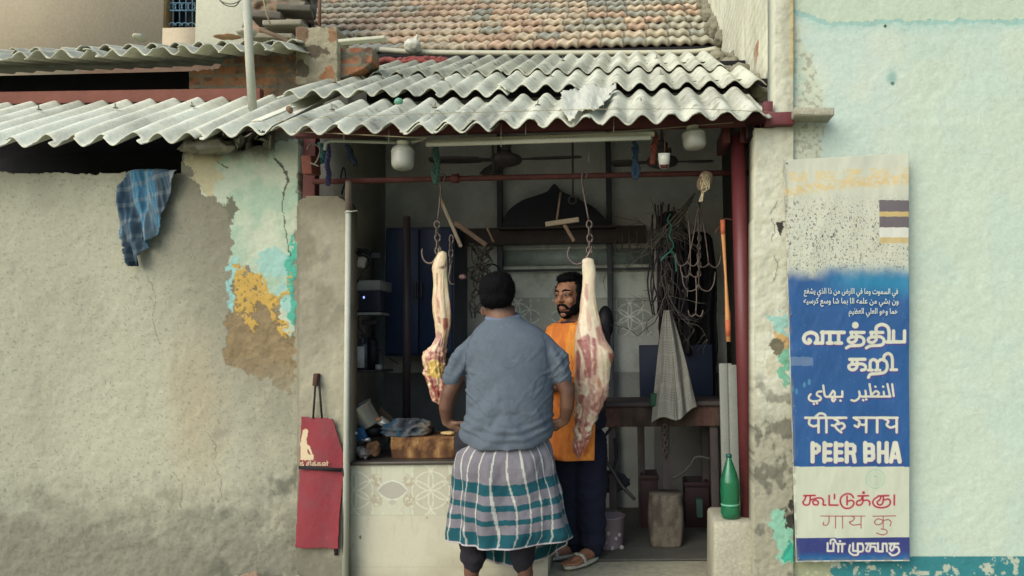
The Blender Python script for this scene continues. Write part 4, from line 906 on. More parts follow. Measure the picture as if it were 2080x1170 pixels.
obj('arched_panel', prism([tuple(p) for p in og], .04), mat('black_panel', (30, 30, 38), .6, .25, 5, .05, 40), bevel=.004, label='black onion-shaped arched panel standing on the dark pelmet', cat='panel')
a, b = at(1014, 468, 6.02), at(1250, 459, 6.02); obj('ledge_board', box(a.x, b.x, 5.96, 6.055, a.z, b.z), M_dkwood, bevel=.003, label='narrow dark board the arched panel stands on', cat='board')
# ceiling fans
M_fan = mat('fan_brown', (60, 54, 54), .5, .2, 6, .05, 40)
def fan(px, py, Y, rod_top, angs, lab, L=.52):
    c = at(px, py, Y); t = thing('ceiling_fan', lab, 'fan', c, 'ceiling fans in the shop')
    obj('motor', lathe(c-Vector((0, 0, .035)), [(.001, 0), (.05, .002), (.10, .02), (.115, .045), (.10, .07), (.05, .09), (.03, .12), (.045, .17), (.02, .2), (.001, .2)], 28), M_fan, t)
    obj('down_rod', tube([c+Vector((0, 0, .1)), c+Vector((0, 0, rod_top))], .011, 8), M_fan, t)
    for a in angs:
        d = Vector((math.cos(a), math.sin(a), 0)); s = Vector((-d.y, d.x, .12)); V = []; 
        for r, hw in ((.10, .02), (.17, .03), (.2, .055), (L*.7, .066), (L, .058), (L+.02, .03)):
            V += [c+d*r-s*hw+Vector((0, 0, .012)), c+d*r+s*hw+Vector((0, 0, .012))]
        obj('blade', ([tuple(v) for v in V], [(2*i, 2*i+1, 2*i+3, 2*i+2) for i in range(5)]), M_fan, t, solid=.006)
fan(1028, 327, 5.3, .5, (R(-4), R(116), R(184)), 'dusty brown ceiling fan hanging left of centre')
fan(1345, 331, 5.3, .5, (R(3), R(175), R(268)), 'dark ceiling fan hanging behind the white cup', .34)
# black iron rods with rings hanging from the roof
def drop(px, y0, y1, Y, lab):
    t = obj('hanging_iron', J(tube(pl(Y, [(px, y0), (px+1, y1)]), .007, 6), *[tube([at(px, y1, Y)+Vector((.025*math.cos(q), 0, .025*math.sin(q)-.02)) for q in np.linspace(0, 2*math.pi, 13)], .006, 6)]), M_iron, label=lab, cat='iron hook')
drop(1001, 292, 352, 4.9, 'thin iron rod with ring hanging left of the first fan'); drop(1163, 290, 400, 4.9, 'black iron rod with ring hanging near the middle of the rail'); 
# ---- shelves and gadgets on the left wall
for i, (x0_, x1_, y, Y, lab) in enumerate(((716, 776, 752, 5.2, 'small dark shelf holding the bottle'), (716, 772, 570, 5.2, 'pale upper shelf box above the black radio'))):
    a, b = at(x0_, y, Y), at(x1_, y, Y); h = .02 if i == 0 else .07
    obj('wall_shelf', box(-2.04, b.x, Y, Y+.25, a.z-h, a.z), M_dkwood if i == 0 else mat('shelf_grey', (112, 112, 112), .7, .2, 5, .1, 40), bevel=.003, label=lab, cat='shelf')
a, b = at(728, 634, 5.15), at(772, 590, 5.15)
t = thing('black_radio', 'small black radio with a blue light on the left wall', 'radio', ((a.x+b.x)/2, 5.15, a.z))
obj('case', box(a.x, b.x, 5.15, 5.3, a.z, b.z), mat('radio_black', (30, 32, 44), .4, .1, 4, .02, 30), t, bevel=.008)
q = at(739, 604, 5.15); e = bpy.data.materials.new('blue_led'); e.use_nodes = True; e.node_tree.nodes['Principled BSDF'].inputs['Emission Color'].default_value = (.25, .35, 1, 1); e.node_tree.nodes['Principled BSDF'].inputs['Emission Strength'].default_value = 1.2
obj('light', ell(q, .006, .006, .009, 10), e, t)
a, b = at(728, 640, 5.14), at(772, 634, 5.14); obj('ledge', box(-2.04, b.x, 5.14, 5.34, a.z, b.z), mat('shelf_grey'), t, bevel=.002)
b = at(738, 751, 5.25); t = thing('wash_bottle', 'dark bottle with a white label on the small shelf', 'bottle', b)
obj('bottle_body', lathe(b, [(.001, 0), (.05, 0), (.052, .02), (.052, .17), (.04, .2), (.018, .22), (.018, .245), (.001, .245)], 24), mat('dark_glass', (36, 38, 44), .2, .1, 5, 0, spec=.5), t)
obj('label', box(b.x-.035, b.x+.025, b.y-.056, b.y-.053, b.z+.015, b.z+.16), mat('paper_label', (176, 178, 174), .8, .1, 12, 0), t)
b = at(757, 751, 5.25); obj('dark_bottle', lathe(b, [(.001, 0), (.04, 0), (.042, .12), (.035, .19), (.02, .22), (.001, .22)], 20), M_blk, label='dark round bottle behind the labelled one on the small shelf', cat='bottle')
b = at(769, 751, 5.2); obj('small_jar', lathe(b, [(.001, 0), (.022, 0), (.022, .035), (.001, .036)], 16), mat('jar_pale', (140, 138, 132), .5, .1, 8, 0), label='tiny pale jar at the small shelf edge', cat='jar')
q = at(735, 533, 5.2); t = thing('wall_socket', 'pale switch box on the left wall with black wires', 'switch', q)
obj('box', obox(q, .055, .04, .075, (0, .25, 0)), mat('switch_pale', (156, 150, 140), .6, .1, 6, 0), t, bevel=.006)
obj('wires', J(tube(spline(pl(5.2, [(722, 506), (730, 516), (745, 522), (750, 535), (742, 548), (734, 556), (726, 575)]), 4), .006, 6), tube(spline(pl(5.2, [(718, 508), (742, 510), (752, 516)]), 4), .016, 6)), M_blk, t)
for i, (x, y, w_, h_) in enumerate(((725, 520, 14, 20), (764, 520, 24, 12), (722, 660, 10, 60), (752, 655, 30, 8))):
    q = at(x, y, 5.3); obj('wall_box', obox(q, w_/292, .06, h_/292), mat('box%s' % 'abcd'[i], ((58, 58, 62), (48, 50, 56), (74, 76, 78), (50, 48, 50))[i], .7, .2, 6, .1, 40), bevel=.004, label=('square grey box beside the pale switch', 'dark flat box above the upper shelf', 'slim grey panel left of the radio ledge', 'dark bar under the radio ledge')[i], cat='box')
obj('cord', tube(spline(pl(5.1, [(713, 640), (740, 680), (775, 715), (810, 740)]), 5), .004, 6), M_blk, label='black cord sagging across the left shelves', cat='cord')
# ---- wooden sticks near the left hook, T shaped wooden hanger
M_stick = mat('grey_stick', (116, 100, 84), .9, .3, 10, .3, 50, stretch=(1, 1, .3)); M_bstick = mat('brown_stick', (92, 72, 60), .9, .3, 10, .3, 50)
obj('wooden_stick', beam(at(893, 400, 4.7), at(937, 502, 4.68), .022, .02, (0, 1, 0)), M_stick, bevel=.003, label='pale grey stick slanting behind the left meat hook', cat='stick')
obj('wooden_stick', beam(at(924, 452, 4.9), at(988, 498, 4.95), .03, .04, (0, 1, 0)), M_bstick, bevel=.003, label='thick brown stick slanting right of the left meat hook', cat='stick')
obj('wooden_stick', beam(at(988, 460, 4.9), at(1003, 492, 4.9), .012, .014, (0, 1, 0)), M_bstick, label='thin brown stick end behind the brown slanting stick', cat='stick')
t = thing('wooden_hanger', 'T shaped wooden hanger left of the right meat hook', 'hanger', at(1140, 470, 4.7))
obj('cross_bar', beam(at(1108, 456, 4.7), at(1176, 446, 4.7), .03, .026, (0, 1, 0)), M_stick, t, bevel=.003)
obj('upper_arm', beam(at(1139, 390, 4.72), at(1131, 447, 4.72), .012, .013, (0, 1, 0)), M_bstick, t); obj('lower_arm', beam(at(1146, 456, 4.72), at(1166, 490, 4.74), .022, .034, (0, 1, 0)), M_bstick, t, bevel=.003)
GAIN = 1.5
# ---- meat hooks on chains
M_hook = mat('hook_iron', (92, 80, 76), .5, .3, 14, .15, 60, metal=.6)
def ring(px, py, Y, rx, ry, r=.0045, ax=0):
    q = at(px, py, Y); s = FPX/Y
    return tube([q+Vector((rx/s*math.cos(a)*(1 if ax == 0 else .25), rx/s*math.cos(a)*(0 if ax == 0 else .95), ry/s*math.sin(a))) for a in np.linspace(0, 2*math.pi, 17)], r, 7)
def meat_hook(x0, y0, x1, y1, links, Y, jpts, lab, top=True):
    t = thing('meat_hook', lab, 'meat hook', at(jpts[0][0], jpts[0][1], Y), 'chain hooks on the rail')
    if top:
        ry = rod_y(x0); obj('shank', tube(spline(pl(Y, [(x0+4, ry+5), (x0+7, ry-7), (x0, ry-9), (x0-4, ry), (x0-2, ry+25), (x1, y1)]), 5), .0055, 7), M_hook, t)
    for i, (lx, ly, rx, ry2) in enumerate(links): obj('chain_link', ring(lx, ly, Y, rx, ry2, .0052, i % 2), M_hook, t)
    obj('hook', tube(spline(pl(Y, jpts), 6), [.0085-.0065*max(0, (i/(len(spline(jpts, 6))-1)-.35)) for i in range(len(spline(jpts, 6)))], 8), M_hook, t)
    return t
MY = 4.40
meat_hook(897, 369, 889, 449, [(888, 456, 6, 7), (888, 470, 4, 9), (889, 483, 5.5, 8), (889, 497, 4, 10), (890, 509, 6, 8)], MY,
          [(892, 504), (891, 516), (885, 526), (878, 534), (868, 534), (860, 526), (857, 514), (858, 505)], 'iron chain hook carrying the slim left meat leg')
meat_hook(1186, 364, 1196, 448, [(1197, 456, 5.5, 8), (1197, 470, 4, 10), (1198, 484, 5.5, 9), (1198, 499, 4, 10), (1197, 508, 6, 7)], MY,
          [(1202, 500), (1198, 512), (1191, 524), (1180, 535), (1167, 536), (1156, 526), (1153, 514), (1158, 500)], 'iron chain hook carrying the big right meat leg')
meat_hook(917, 364, 919, 478, [(917, 486, 4, 9), (916, 500, 5, 8), (916, 514, 4, 10), (916, 530, 5, 8)], 4.62,
          [(916, 536), (914, 552), (912, 566), (916, 576), (924, 578)], 'empty chain hook hanging just right of the left meat', top=False)
# ---- meat
GAIN = 1.0
def leg_meat(name, lab, Lz, box_, sc, patches, base, seed, Y, depth=.7, bump=.008, rough=.5):
    ys = [z[0] for z in Lz]; n = 150; m = 72
    yy = np.linspace(ys[0], ys[-1], n); l = np.interp(yy, ys, [z[1] for z in Lz]); r = np.interp(yy, ys, [z[2] for z in Lz])
    ker = np.array([1, 2, 3, 2, 1])/9.; pad = lambda a: np.convolve(np.pad(a, 2, 'edge'), ker, 'valid'); l, r = pad(l), pad(r)
    px0 = box_[0]+l/sc; px1 = box_[0]+r/sc; py = box_[1]+yy/sc
    V = []; pc = atn((px0+px1)/2, py, Y); pr = atn(px1, py, Y); rad = np.maximum((pr-pc)[:, 0], .002)
    endk = np.minimum(1, np.sqrt(np.minimum(np.arange(n)/1.5, (n-1-np.arange(n))/5.)+.02))
    a = np.linspace(0, 2*np.pi, m, endpoint=False)
    smooth_r = np.convolve(np.pad(rad, 8, 'edge'), np.ones(17)/17, 'valid')
    X = pc[:, None, 0]+(rad*endk)[:, None]*np.cos(a)[None]; Yy = pc[:, None, 1]+(smooth_r*depth*endk)[:, None]*np.sin(a)[None]; Z = pc[:, None, 2]+0*X
    P = np.stack([X, Yy, Z], -1).reshape(-1, 3)
    q = np.stack([np.cos(a)[None]+0*X, np.sin(a)[None]+0*X, 0*X], -1).reshape(-1, 3)
    low = np.repeat(sstep(.45, .85, np.linspace(0, 1, n)), m)
    th = np.tile(a, n); zz_ = P[:, 2]
    d = bump*(.35+rough*3.4*low)*(fbm(P[:, 0]*28, P[:, 1]*28, P[:, 2]*22, 4, seed)-.5)*2
    d = d+bump*.9*(fbm(th*2.6+1.5*np.sin(zz_*5), zz_*3.2, 0*zz_, 3, seed+8)-.5)*2*np.repeat(sstep(.08, .3, np.linspace(0, 1, n)), m)+1.5*bump*low*sstep(.56, .74, fbm(P[:, 0]*46, P[:, 1]*46, P[:, 2]*34, 2, seed+12))-1.3*bump*low*sstep(.6, .76, fbm(P[:, 0]*40, P[:, 1]*40, P[:, 2]*26, 2, seed+13))+bump*.35*np.sin(th*17+zz_*14+4*fbm(th*2, zz_*9, 0, 3, seed+9))*low
    P = P+q*d[:, None]; P[:, 2] += .5*d
    x, y = proj(P); wx = x+(fbm(P[:, 0]*26, P[:, 1]*26, P[:, 2]*16, 4, seed+1)-.5)*7; wy = y+(fbm(P[:, 0]*26, P[:, 1]*26, P[:, 2]*16, 4, seed+2)-.5)*9
    c = np.zeros((len(P), 3))+s2l(base); tn = fbm(P[:, 0]*12, P[:, 1]*12, P[:, 2]*9, 4, seed+3)
    c = mixc(c, (222, 178, 150), sstep(.5, .7, tn)*.5); c = mixc(c, (250, 236, 190), sstep(.44, .3, tn)*.5)
    c = mixc(c, (198, 122, 110), low*sstep(.40, .58, fbm(P[:, 0]*40, P[:, 1]*40, P[:, 2]*30, 3, seed+4))*.8)
    c = mixc(c, (150, 62, 60), low*sstep(.52, .62, fbm(P[:, 0]*34, P[:, 1]*34, P[:, 2]*24, 3, seed+5))*.8)
    c = mixc(c, (214, 142, 130), sstep(.50, .66, fbm(P[:, 0]*70+P[:, 2]*9, P[:, 1]*30, P[:, 2]*7, 3, seed+10))*.5*np.repeat(sstep(.06, .3, np.linspace(0, 1, n)), m)); c = mixc(c, (255, 246, 214), sstep(.6, .7, fbm(P[:, 0]*60-P[:, 2]*12, P[:, 1]*30, P[:, 2]*8, 3, seed+11))*.5)
    front = P[:, 1] < np.repeat(pc[:, 1], m)+.01
    for poly, k in patches:
        pp = P2(poly, box_, sc); mk = sum(inpoly(wx+ox, wy+oy, pp).astype(float) for ox, oy in ((0, 0), (.8, .4), (-.8, -.4), (.4, -.9), (-.4, .9), (1.3, 0), (-1.3, 0)))/7*front
        fib = fbm(P[:, 0]*150+P[:, 2]*22, P[:, 1]*30, P[:, 2]*9, 3, seed+6); st = .72+.5*fib
        c = c*(1-mk*.92)[:, None]+(s2l(k)*st[:, None])*(mk*.92)[:, None]; c = mixc(c, (232, 206, 184), mk*sstep(.60, .68, fib)*.6)
    # muscles on the side away from the street
    bk = (~front) & (fbm(P[:, 0]*14, P[:, 1]*14, P[:, 2]*6, 3, seed+7) > .52); c[bk] = s2l((168, 96, 88))
    i = np.arange(m); F = np.concatenate([np.stack([j*m+i, (j+1)*m+i, (j+1)*m+(i+1) % m, j*m+(i+1) % m], -1) for j in range(n-1)])
    return obj(name, (P, F), mat('raw_meat', None, .33, .06, 12, .35, 55, spec=.5, sss=.10), cols=c, label=lab, cat='meat', group='raw meat legs on hooks')
Z2 = [(60, 138, 195), (80, 136, 200), (130, 137, 209), (160, 140, 211), (200, 137, 205), (250, 132, 208), (300, 128, 212), (350, 122, 222), (400, 112, 233), (450, 102, 245), (500, 97, 262), (535, 96, 288), (565, 97, 306), (605, 98, 300), (640, 99, 287), (700, 100, 283), (750, 101, 277), (800, 104, 263), (850, 104, 243), (900, 101, 222), (950, 97, 196), (1000, 93, 180), (1045, 86, 162), (1085, 86, 142), (1110, 104, 132), (1128, 116, 126)]
mus = (172, 92, 92); pink = (204, 148, 134)
leg_meat('raw_meat', 'big pale raw meat leg hanging in front of the man in the orange apron', Z2, (1130, 500), 2.6,
   [([(108, 496), (138, 478), (166, 462), (178, 478), (180, 560), (188, 640), (184, 700), (168, 690), (152, 620), (138, 550)], mus), ([(186, 474), (206, 486), (214, 540), (214, 620), (208, 680), (194, 690), (192, 600)], mus), ([(205, 430), (226, 420), (240, 470), (236, 530), (222, 520)], pink),
    ([(103, 560), (120, 545), (132, 580), (128, 690), (130, 735), (115, 740), (104, 660)], mus), ([(146, 650), (165, 655), (175, 700), (150, 690)], mus), ([(112, 790), (140, 775), (152, 790), (128, 840), (118, 830)], (166, 84, 80)),
    ([(152, 190), (172, 200), (168, 280), (158, 300), (148, 260)], pink), ([(228, 420), (245, 440), (258, 510), (242, 500)], pink), ([(276, 570), (306, 560), (304, 615), (288, 630)], (176, 96, 84)), ([(215, 690), (240, 720), (240, 770), (220, 740)], (206, 150, 118)),
    ([(160, 800), (190, 740), (180, 860), (140, 960), (112, 960)], pink), ([(180, 990), (215, 900), (255, 820), (262, 800), (250, 850), (205, 960)], (190, 116, 104)), ([(84, 1050), (150, 1010), (182, 1000), (150, 1060), (126, 1128), (100, 1100)], (176, 96, 88))],
   (246, 226, 198), 601, 4.40, .62, .007)
Z1 = [(96, 172, 212), (110, 162, 220), (150, 140, 221), (205, 119, 222), (260, 129, 221), (320, 132, 226), (380, 128, 232), (430, 121, 239), (500, 126, 246), (560, 140, 244), (620, 150, 236), (680, 146, 219), (720, 118, 214), (755, 76, 212), (800, 63, 207), (850, 66, 203), (900, 78, 206), (930, 84, 214), (980, 100, 230), (1030, 108, 239), (1065, 112, 233), (1090, 130, 214), (1122, 176, 198)]
leg_meat('raw_meat', 'slim raw meat leg with yellow fat hanging above the counter', Z1, (840, 480), 3.25,
   [([(160, 210), (200, 190), (218, 165), (216, 200), (190, 215)], (110, 72, 48)), ([(152, 240), (162, 245), (160, 330), (150, 330)], (170, 120, 82)), ([(150, 400), (170, 430), (172, 480), (156, 470)], (176, 112, 96)), ([(196, 540), (228, 540), (226, 600), (200, 625), (190, 590)], (162, 78, 70)), ([(160, 520), (182, 540), (180, 590), (164, 570)], (196, 130, 118)),
    ([(150, 620), (185, 640), (205, 720), (180, 770), (160, 700), (120, 730)], (196, 142, 128)), ([(100, 760), (180, 765), (182, 780), (140, 775), (105, 785)], (150, 80, 66)), ([(160, 795), (185, 795), (190, 835), (165, 838)], (130, 56, 52)), ([(90, 830), (150, 815), (200, 850), (195, 920), (140, 935), (92, 915)], (222, 186, 92)),
    ([(105, 930), (135, 935), (160, 1000), (185, 1085), (140, 1050), (115, 1000)], (158, 66, 62)), ([(205, 990), (235, 1000), (232, 1040), (212, 1030)], (166, 70, 66)), ([(175, 1070), (205, 1070), (200, 1105), (180, 1110)], (150, 58, 54))],
   (242, 212, 174), 631, 4.40, .68, .008)
GAIN = 2.0
# ---- wrapped bundle on the rail, dry branches, cords, bunch of hooks, towel
v, f = ell(at(1432, 366, 4.4), .042, .035, .062, 28, (0, .35, 0)); v = np.array([tuple(a) for a in v]); v += ((fbm(v[:, 0]*18, v[:, 1]*18, v[:, 2]*18, 3, 651)-.5)*.04)[:, None]
t = thing('twine_bundle', 'brown bundle tied with pale twine on the right end of the rail', 'bundle', at(1432, 395, 4.4))
obj('bundle_cloth', (v, f), mat('bundle_brown', (120, 96, 80), .95, .3, 18, .4, 60), t)
M_twine = mat('twine', (178, 156, 124), .95, .2, 30, .2, 80); rnd = random.Random(5)
obj('twine', J(*[tube(spline([at(1432+rnd.uniform(-9, 9), 372+rnd.uniform(-18, 14), 4.35+rnd.uniform(-.01, .02)) for _ in range(5)], 5), .003, 5) for _ in range(9)], *[tube(spline(pl(4.37, [(1428+i, 385), (1424+2*i, 398), (1420+3*i, 410)]), 4), .0035, 5) for i in range(3)]), M_twine, t)
M_branch = mat('dry_branch', (66, 62, 58), .9, .3, 10, .2, 60)
rnd = random.Random(11); parts = []
def twig(p, d, L, r, lev):
    pts = [p]; 
    for i in range(5): d = (d+Vector((rnd.gauss(0, .22), rnd.gauss(0, .12), rnd.gauss(0, .18)))).normalized(); pts.append(pts[-1]+d*L/5)
    parts.append(tube(pts, [r*(1-.13*i) for i in range(6)], 5, True))
    if lev:
        for k in range(4 if lev > 1 else 3): q = pts[rnd.randint(1, 5)]; twig(q, (d+Vector((rnd.gauss(0, .8), rnd.gauss(0, .4), rnd.gauss(0, .6)))).normalized(), L*.55, r*.55, lev-1)
for i in range(9):
    s = at(1412-i*4, 392+i*8, 5.0); e = at(1370-rnd.uniform(0, 70), 470+rnd.uniform(0, 60), 5.15); twig(s, (e-s).normalized(), (e-s).length*rnd.uniform(.8, 1.1), .008, 2)
for i in range(7):
    s = at(1352+rnd.uniform(-10, 10), 520+i*12, 5.2); e = at(1290+rnd.uniform(-10, 90), 560+i*26, 5.25); twig(s, (e-s).normalized(), (e-s).length*.9, .006, 2)
obj('dry_branches', J(*parts), M_branch, label='dry dark branches tied up in the right corner of the shop', cat='branches')
rnd = random.Random(12); parts = []
for i in range(26):
    x = 1330+rnd.uniform(-4, 60); parts.append(tube(spline(pl(5.3+rnd.uniform(-.06, .1), [(x+rnd.uniform(-6, 6), 430+rnd.uniform(-20, 20)), (x+rnd.uniform(-10, 10), 500), (x+rnd.uniform(-14, 14), 570), (x+rnd.uniform(-8, 8), 620+rnd.uniform(-20, 30))]), 4), .006, 5))
obj('cord_bundle', J(*parts), mat('cord_black', (46, 42, 46), .9, .3, 10, .2, 60), label='mass of dark cords hanging between the branches and the iron hooks', cat='cords')
rope([(1362, 434), (1356, 448), (1364, 460), (1360, 480), (1368, 500), (1350, 522), (1342, 530), (1352, 518), (1366, 512), (1372, 530), (1374, 552)], 4.95, .005, (40, 82, 72), 'thin green cord tied in a bow among the branches', 'cord', 'cord', False)
for i, (xs, ys, xe, ye, w_, lab) in enumerate(((1419, 410, 1396, 537, 1, 'iron double hook hanging upper left in the bunch'), (1420, 412, 1440, 540, -1, 'iron double hook hanging upper right in the bunch'), (1418, 405, 1419, 588, 0, 'long iron double hook at the bottom of the bunch'), (1413, 560, 1413, 640, 2, 'small iron double hook hanging lowest in the bunch'), (1398, 440, 1402, 560, 3, 'thin iron double hook in the middle of the bunch'))):
    t = thing('iron_hook', lab, 'hook', at(xe, ye, 4.75), 'bunch of iron hooks by the red post'); W = (24, 24, 34, 15, 20)[i]; H = (22, 22, 36, 10, 22)[i]
    obj('shank', tube(spline(pl(4.75, [(xs, ys), ((xs+xe)/2+2, (ys+ye)/2), (xe, ye)]), 4), .0045, 6), M_hook, t)
    for s in (-1, 1): obj('prong', tube(spline(pl(4.75, [(xe, ye-H*.3), (xe+s*W*.2, ye), (xe+s*W*.6, ye+3), (xe+s*W*.9, ye-H*.3), (xe+s*W, ye-H)]), 5), .0045, 6), M_hook, t)
obj('hook_chain', J(*[ring(1420+math.sin(i)*.6, 412+i*9, 4.72, 3.6, 6, .003, i % 2) for i in range(18)]), M_hook, label='slim chain running down the middle of the hook bunch', cat='chain')
for i, x in enumerate((1258, 1272, 1288)):
    obj('s_hook', tube(spline(pl(6.0, [(x-8, 488), (x-8, 500), (x-3, 512), (x+4, 508), (x+6, 494), (x+5, 470)]), 5), .005, 6), M_hook, label=('leftmost of three small hooks under the pelmet', 'middle of three small hooks under the pelmet', 'rightmost of three small hooks under the pelmet')[i], cat='hook', group='small hooks under the pelmet')
for i, (cx, cy, r) in enumerate(((998, 557, 20), (970, 560, 12))): obj('cable_loop', ring(cx, cy, 5.6, r, r*1.05, .007), M_blk, label=('large black cable loop above the customer', 'small black cable loop beside the cupboard')[i], cat='cable')
v, f = crumple(940, 562, 9, 6, 5.3, 661, .6, .03); obj('meat_scrap', (v, f), mat('pink_scrap', (168, 120, 118), .6, .3, 30, .2, 60), label='small pinkish scrap hanging near the cupboard', cat='meat scrap')
rnd = random.Random(21); obj('hanging_wires', J(*[tube(spline([at(975+rnd.uniform(-26, 26), 500+k*28+rnd.uniform(-8, 8), 5.5+rnd.uniform(-.1, .1)) for k in range(6)], 5), .006, 5) for _ in range(10)]), M_branch, label='tangle of dark wires hanging between the cupboard and the frame', cat='wires')
nx, ny = 70, 80; U, S_ = np.meshgrid(np.linspace(-1, 1, nx), np.linspace(0, 1, ny)); U, S_ = U.ravel(), S_.ravel()
def dark_hanging(x0_, x1_, y0, y1, Y, seed, c, name, lab, cat):
    gx = (x0_+x1_)/2+U*(x1_-x0_)/2*(.75+.25*S_)+5*(fbm(S_*4+0*U, U*0, 0, 3, seed)-.5)*4; gy = y0+S_*(y1-y0)+12*(fbm(U*3, 0*U, 0, 3, seed+1)-.5)*S_+14*U**2*(1-S_)
    p = atn(gx, gy, Y); p[:, 1] += .05*np.sin(U*7+3*S_+seed)*(.3+S_)+.05*(fbm(U*3, S_*4, 0, 4, seed+2)-.5)
    obj(name, (p, gridf(nx, ny)), mat('hang%d' % seed, c, .9, .3, 8, .3, 60), solid=.008, solid_off=-1, label=lab, cat=cat)
dark_hanging(1336, 1404, 428, 716, 5.7, 901, (26, 25, 29), 'black_cloth', 'black cloth hanging behind the cord mass in the right corner', 'cloth')
dark_hanging(1392, 1462, 470, 836, 5.85, 911, (30, 29, 33), 'black_tarpaulin', 'black tarpaulin hanging behind the bunch of iron hooks', 'tarpaulin')
# checked towel hung on a nail
nx, ny = 110, 170; U, S_ = np.meshgrid(np.linspace(-1, 1, nx), np.linspace(0, 1, ny)); U, S_ = U.ravel(), S_.ravel()
cx = 1356+14*S_; hw = 7+S_**.85*40; gx = cx+U*hw; gy = 630+S_*(230-13*(U+1)+7*np.sin(U*4.2+1))
p = atn(gx, gy, 5.05); p[:, 1] += .07*(fbm(U*1.8+.3*S_, S_*.9, 0, 3, 671)-.5)*(.5+S_)+.012*np.sin(U*7.5+2*S_+3*fbm(U, S_*2, 0, 2, 672))*(.5+S_)+.05*U**2-.03*np.exp(-((U-.25+.2*S_)/.06)**2)*S_
c = np.zeros((len(gx), 3))+s2l((112, 110, 104)); c = mixc(c, (70, 68, 66), ((np.abs((U*13) % 1) < .22) | (np.abs((S_*44) % 1) < .2))*.6)
obj('checked_towel', (p, gridf(nx, ny)), M_cloth, cols=c, solid=.006, solid_off=-1, label='pale checked towel hanging from a nail inside the shop', cat='towel')
obj('round_lump', ell(at(1230, 655, 5.4), .06, .06, .12, 20), M_blk, label='dark rounded bag hanging behind the big meat leg', cat='bag')
# wooden tool stick by the red post
t = thing('wooden_tool', 'long orange brown wooden tool hanging by the red post', 'tool', at(1480, 695, 4.45))
ty = 4.45; k = pl(ty, [(1468, 448), (1469, 476), (1474, 560), (1478, 640), (1480, 694)])
obj('handle', tube(k, [.012, .013, .0075, .014, .0155], 12), mat('tan_wood', (176, 112, 68), .7, .25, 9, .25, 50, stretch=(1, 1, .3)), t)
M_grip = mat('rust_grip', (158, 76, 50), .8, .2, 12, .2, 50)
obj('grip', tube([k[0]+Vector((0, 0, .004)), k[1]], .0145, 12), M_grip, t); obj('grip', tube([k[3]-Vector((0, 0, .03)), k[4]+Vector((0, 0, .03))], .0165, 12), M_grip, t)
obj('string', J(tube(spline(pl(ty, [(1468, 450), (1474, 444), (1486, 446), (1496, 442)]), 4), .003, 5), tube(spline(pl(ty, [(1466, 458), (1457, 464), (1453, 474)]), 4), .003, 5), tube(spline(pl(ty, [(1479, 620), (1484, 640), (1482, 655)]), 4), .003, 5)), mat('brown_string'), t)
# grey shutter boards behind the bottle
t = thing('shutter_boards', 'pale grey ribbed shutter boards standing behind the green bottle', 'boards', at(1486, 1040, 4.6))
for i in range(4):
    x0_ = 1468+i*9.6; a = at(x0_, 1046, 4.6); b = at(x0_+8.6, 738+(i > 1)*3, 4.6); obj('board', box(a.x, b.x, 4.58+.006*(i % 2), 4.62, .02, b.z), mat('board_grey', (96, 98, 94), .7, .1, 4, .1, 40), t, bevel=.004)
# ---- navy crate, work table, stump, things below
a, b = at(1300, 822, 5.75), at(1447, 699, 5.75)
obj('navy_board', box(a.x, b.x, 5.75, 5.82, a.z, b.z), mat('navy_board', (20, 28, 46), .5, .2, 4, .1, 40), bevel=.005, label='dark navy board leaning behind the checked towel', cat='board')
a, b = at(1224, 868, 5.2), at(1468, 824, 5.2)
tb = thing('work_table', 'old dark wooden work table along the back of the shop', 'table', ((a.x+b.x)/2, 5.5, .016))
nx, ny = 120, 24; gx, gy = np.meshgrid(np.linspace(a.x, b.x, nx), np.linspace(b.z, a.z, ny)); gx, gy = gx.ravel(), gy.ravel(); n = fbm(gx*26, gy*8, 0, 4, 681)
c = np.zeros((len(gx), 3))+s2l((58, 46, 40)); c = mixc(c, (36, 30, 28), sstep(.4, .6, n)*.8); sg = np.floor((gx-a.x)/.125); c = mixc(c, (76, 48, 42), (_h(sg, 0*sg, 0*sg, 5) > .6)*.5)
obj('apron_board', (np.stack([gx, 5.2+.012*n, gy], -1), gridf(nx, ny)), mat('table_wood', None, .85, .2, 8, .4, 50), tb, cols=c, solid=.05, solid_off=-1)
obj('tabletop', box(a.x-.01, b.x+.01, 5.18, 5.72, b.z+.002, b.z+.03), M_dkwood, tb, bevel=.004)
for px, Y in ((1244, 5.25), (1302, 5.66), (1352, 5.25), (1432, 5.66), (1450, 5.25)):
    q = at(px, 900, Y); obj('leg', box(q.x-.026, q.x+.026, Y-.02, Y+.034, .017, a.z+.01), M_dkwood, tb, bevel=.003)
q = at(1352, 905, 5.22); obj('chain', J(*[ring(1351+math.sin(i*2.), 868+i*8, 5.2, 4, 6, .005, i % 2) for i in range(8)]), M_hook, label='short rusty chain hanging from the work table', cat='chain')
# stump
M_stump = mat('stump_wood', None, .9, .25, 7, .5, 50, grain=.25); s0 = at(1354, 1083, 4.98); r0 = .115; hS = .325; nu, nv = 80, 30
V = []
for j in range(nv):
    s = j/(nv-1)
    for i in range(nu):
        a_ = 2*math.pi*i/nu; k_ = (abs(math.cos(a_))**4+abs(math.sin(a_))**4)**(-.25); rr = r0*(.92+.1*math.sin(s*math.pi))*k_; V.append((s0.x+rr*math.cos(a_), 5.08+rr*math.sin(a_), .017+hS*s))
V = np.array(V); n = fbm(V[:, 0]*18, V[:, 1]*18, V[:, 2]*9, 4, 691); V[:, 1] += (n-.5)*.03; c = np.zeros((len(V), 3))+s2l((82, 74, 66)); c = mixc(c, (54, 47, 42), sstep(.42, .62, n)*.85)
F = [(j*nu+i, j*nu+(i+1) % nu, (j+1)*nu+(i+1) % nu, (j+1)*nu+i) for j in range(nv-1) for i in range(nu)]+[tuple(reversed(range(nu))), tuple(range((nv-1)*nu, nv*nu))]
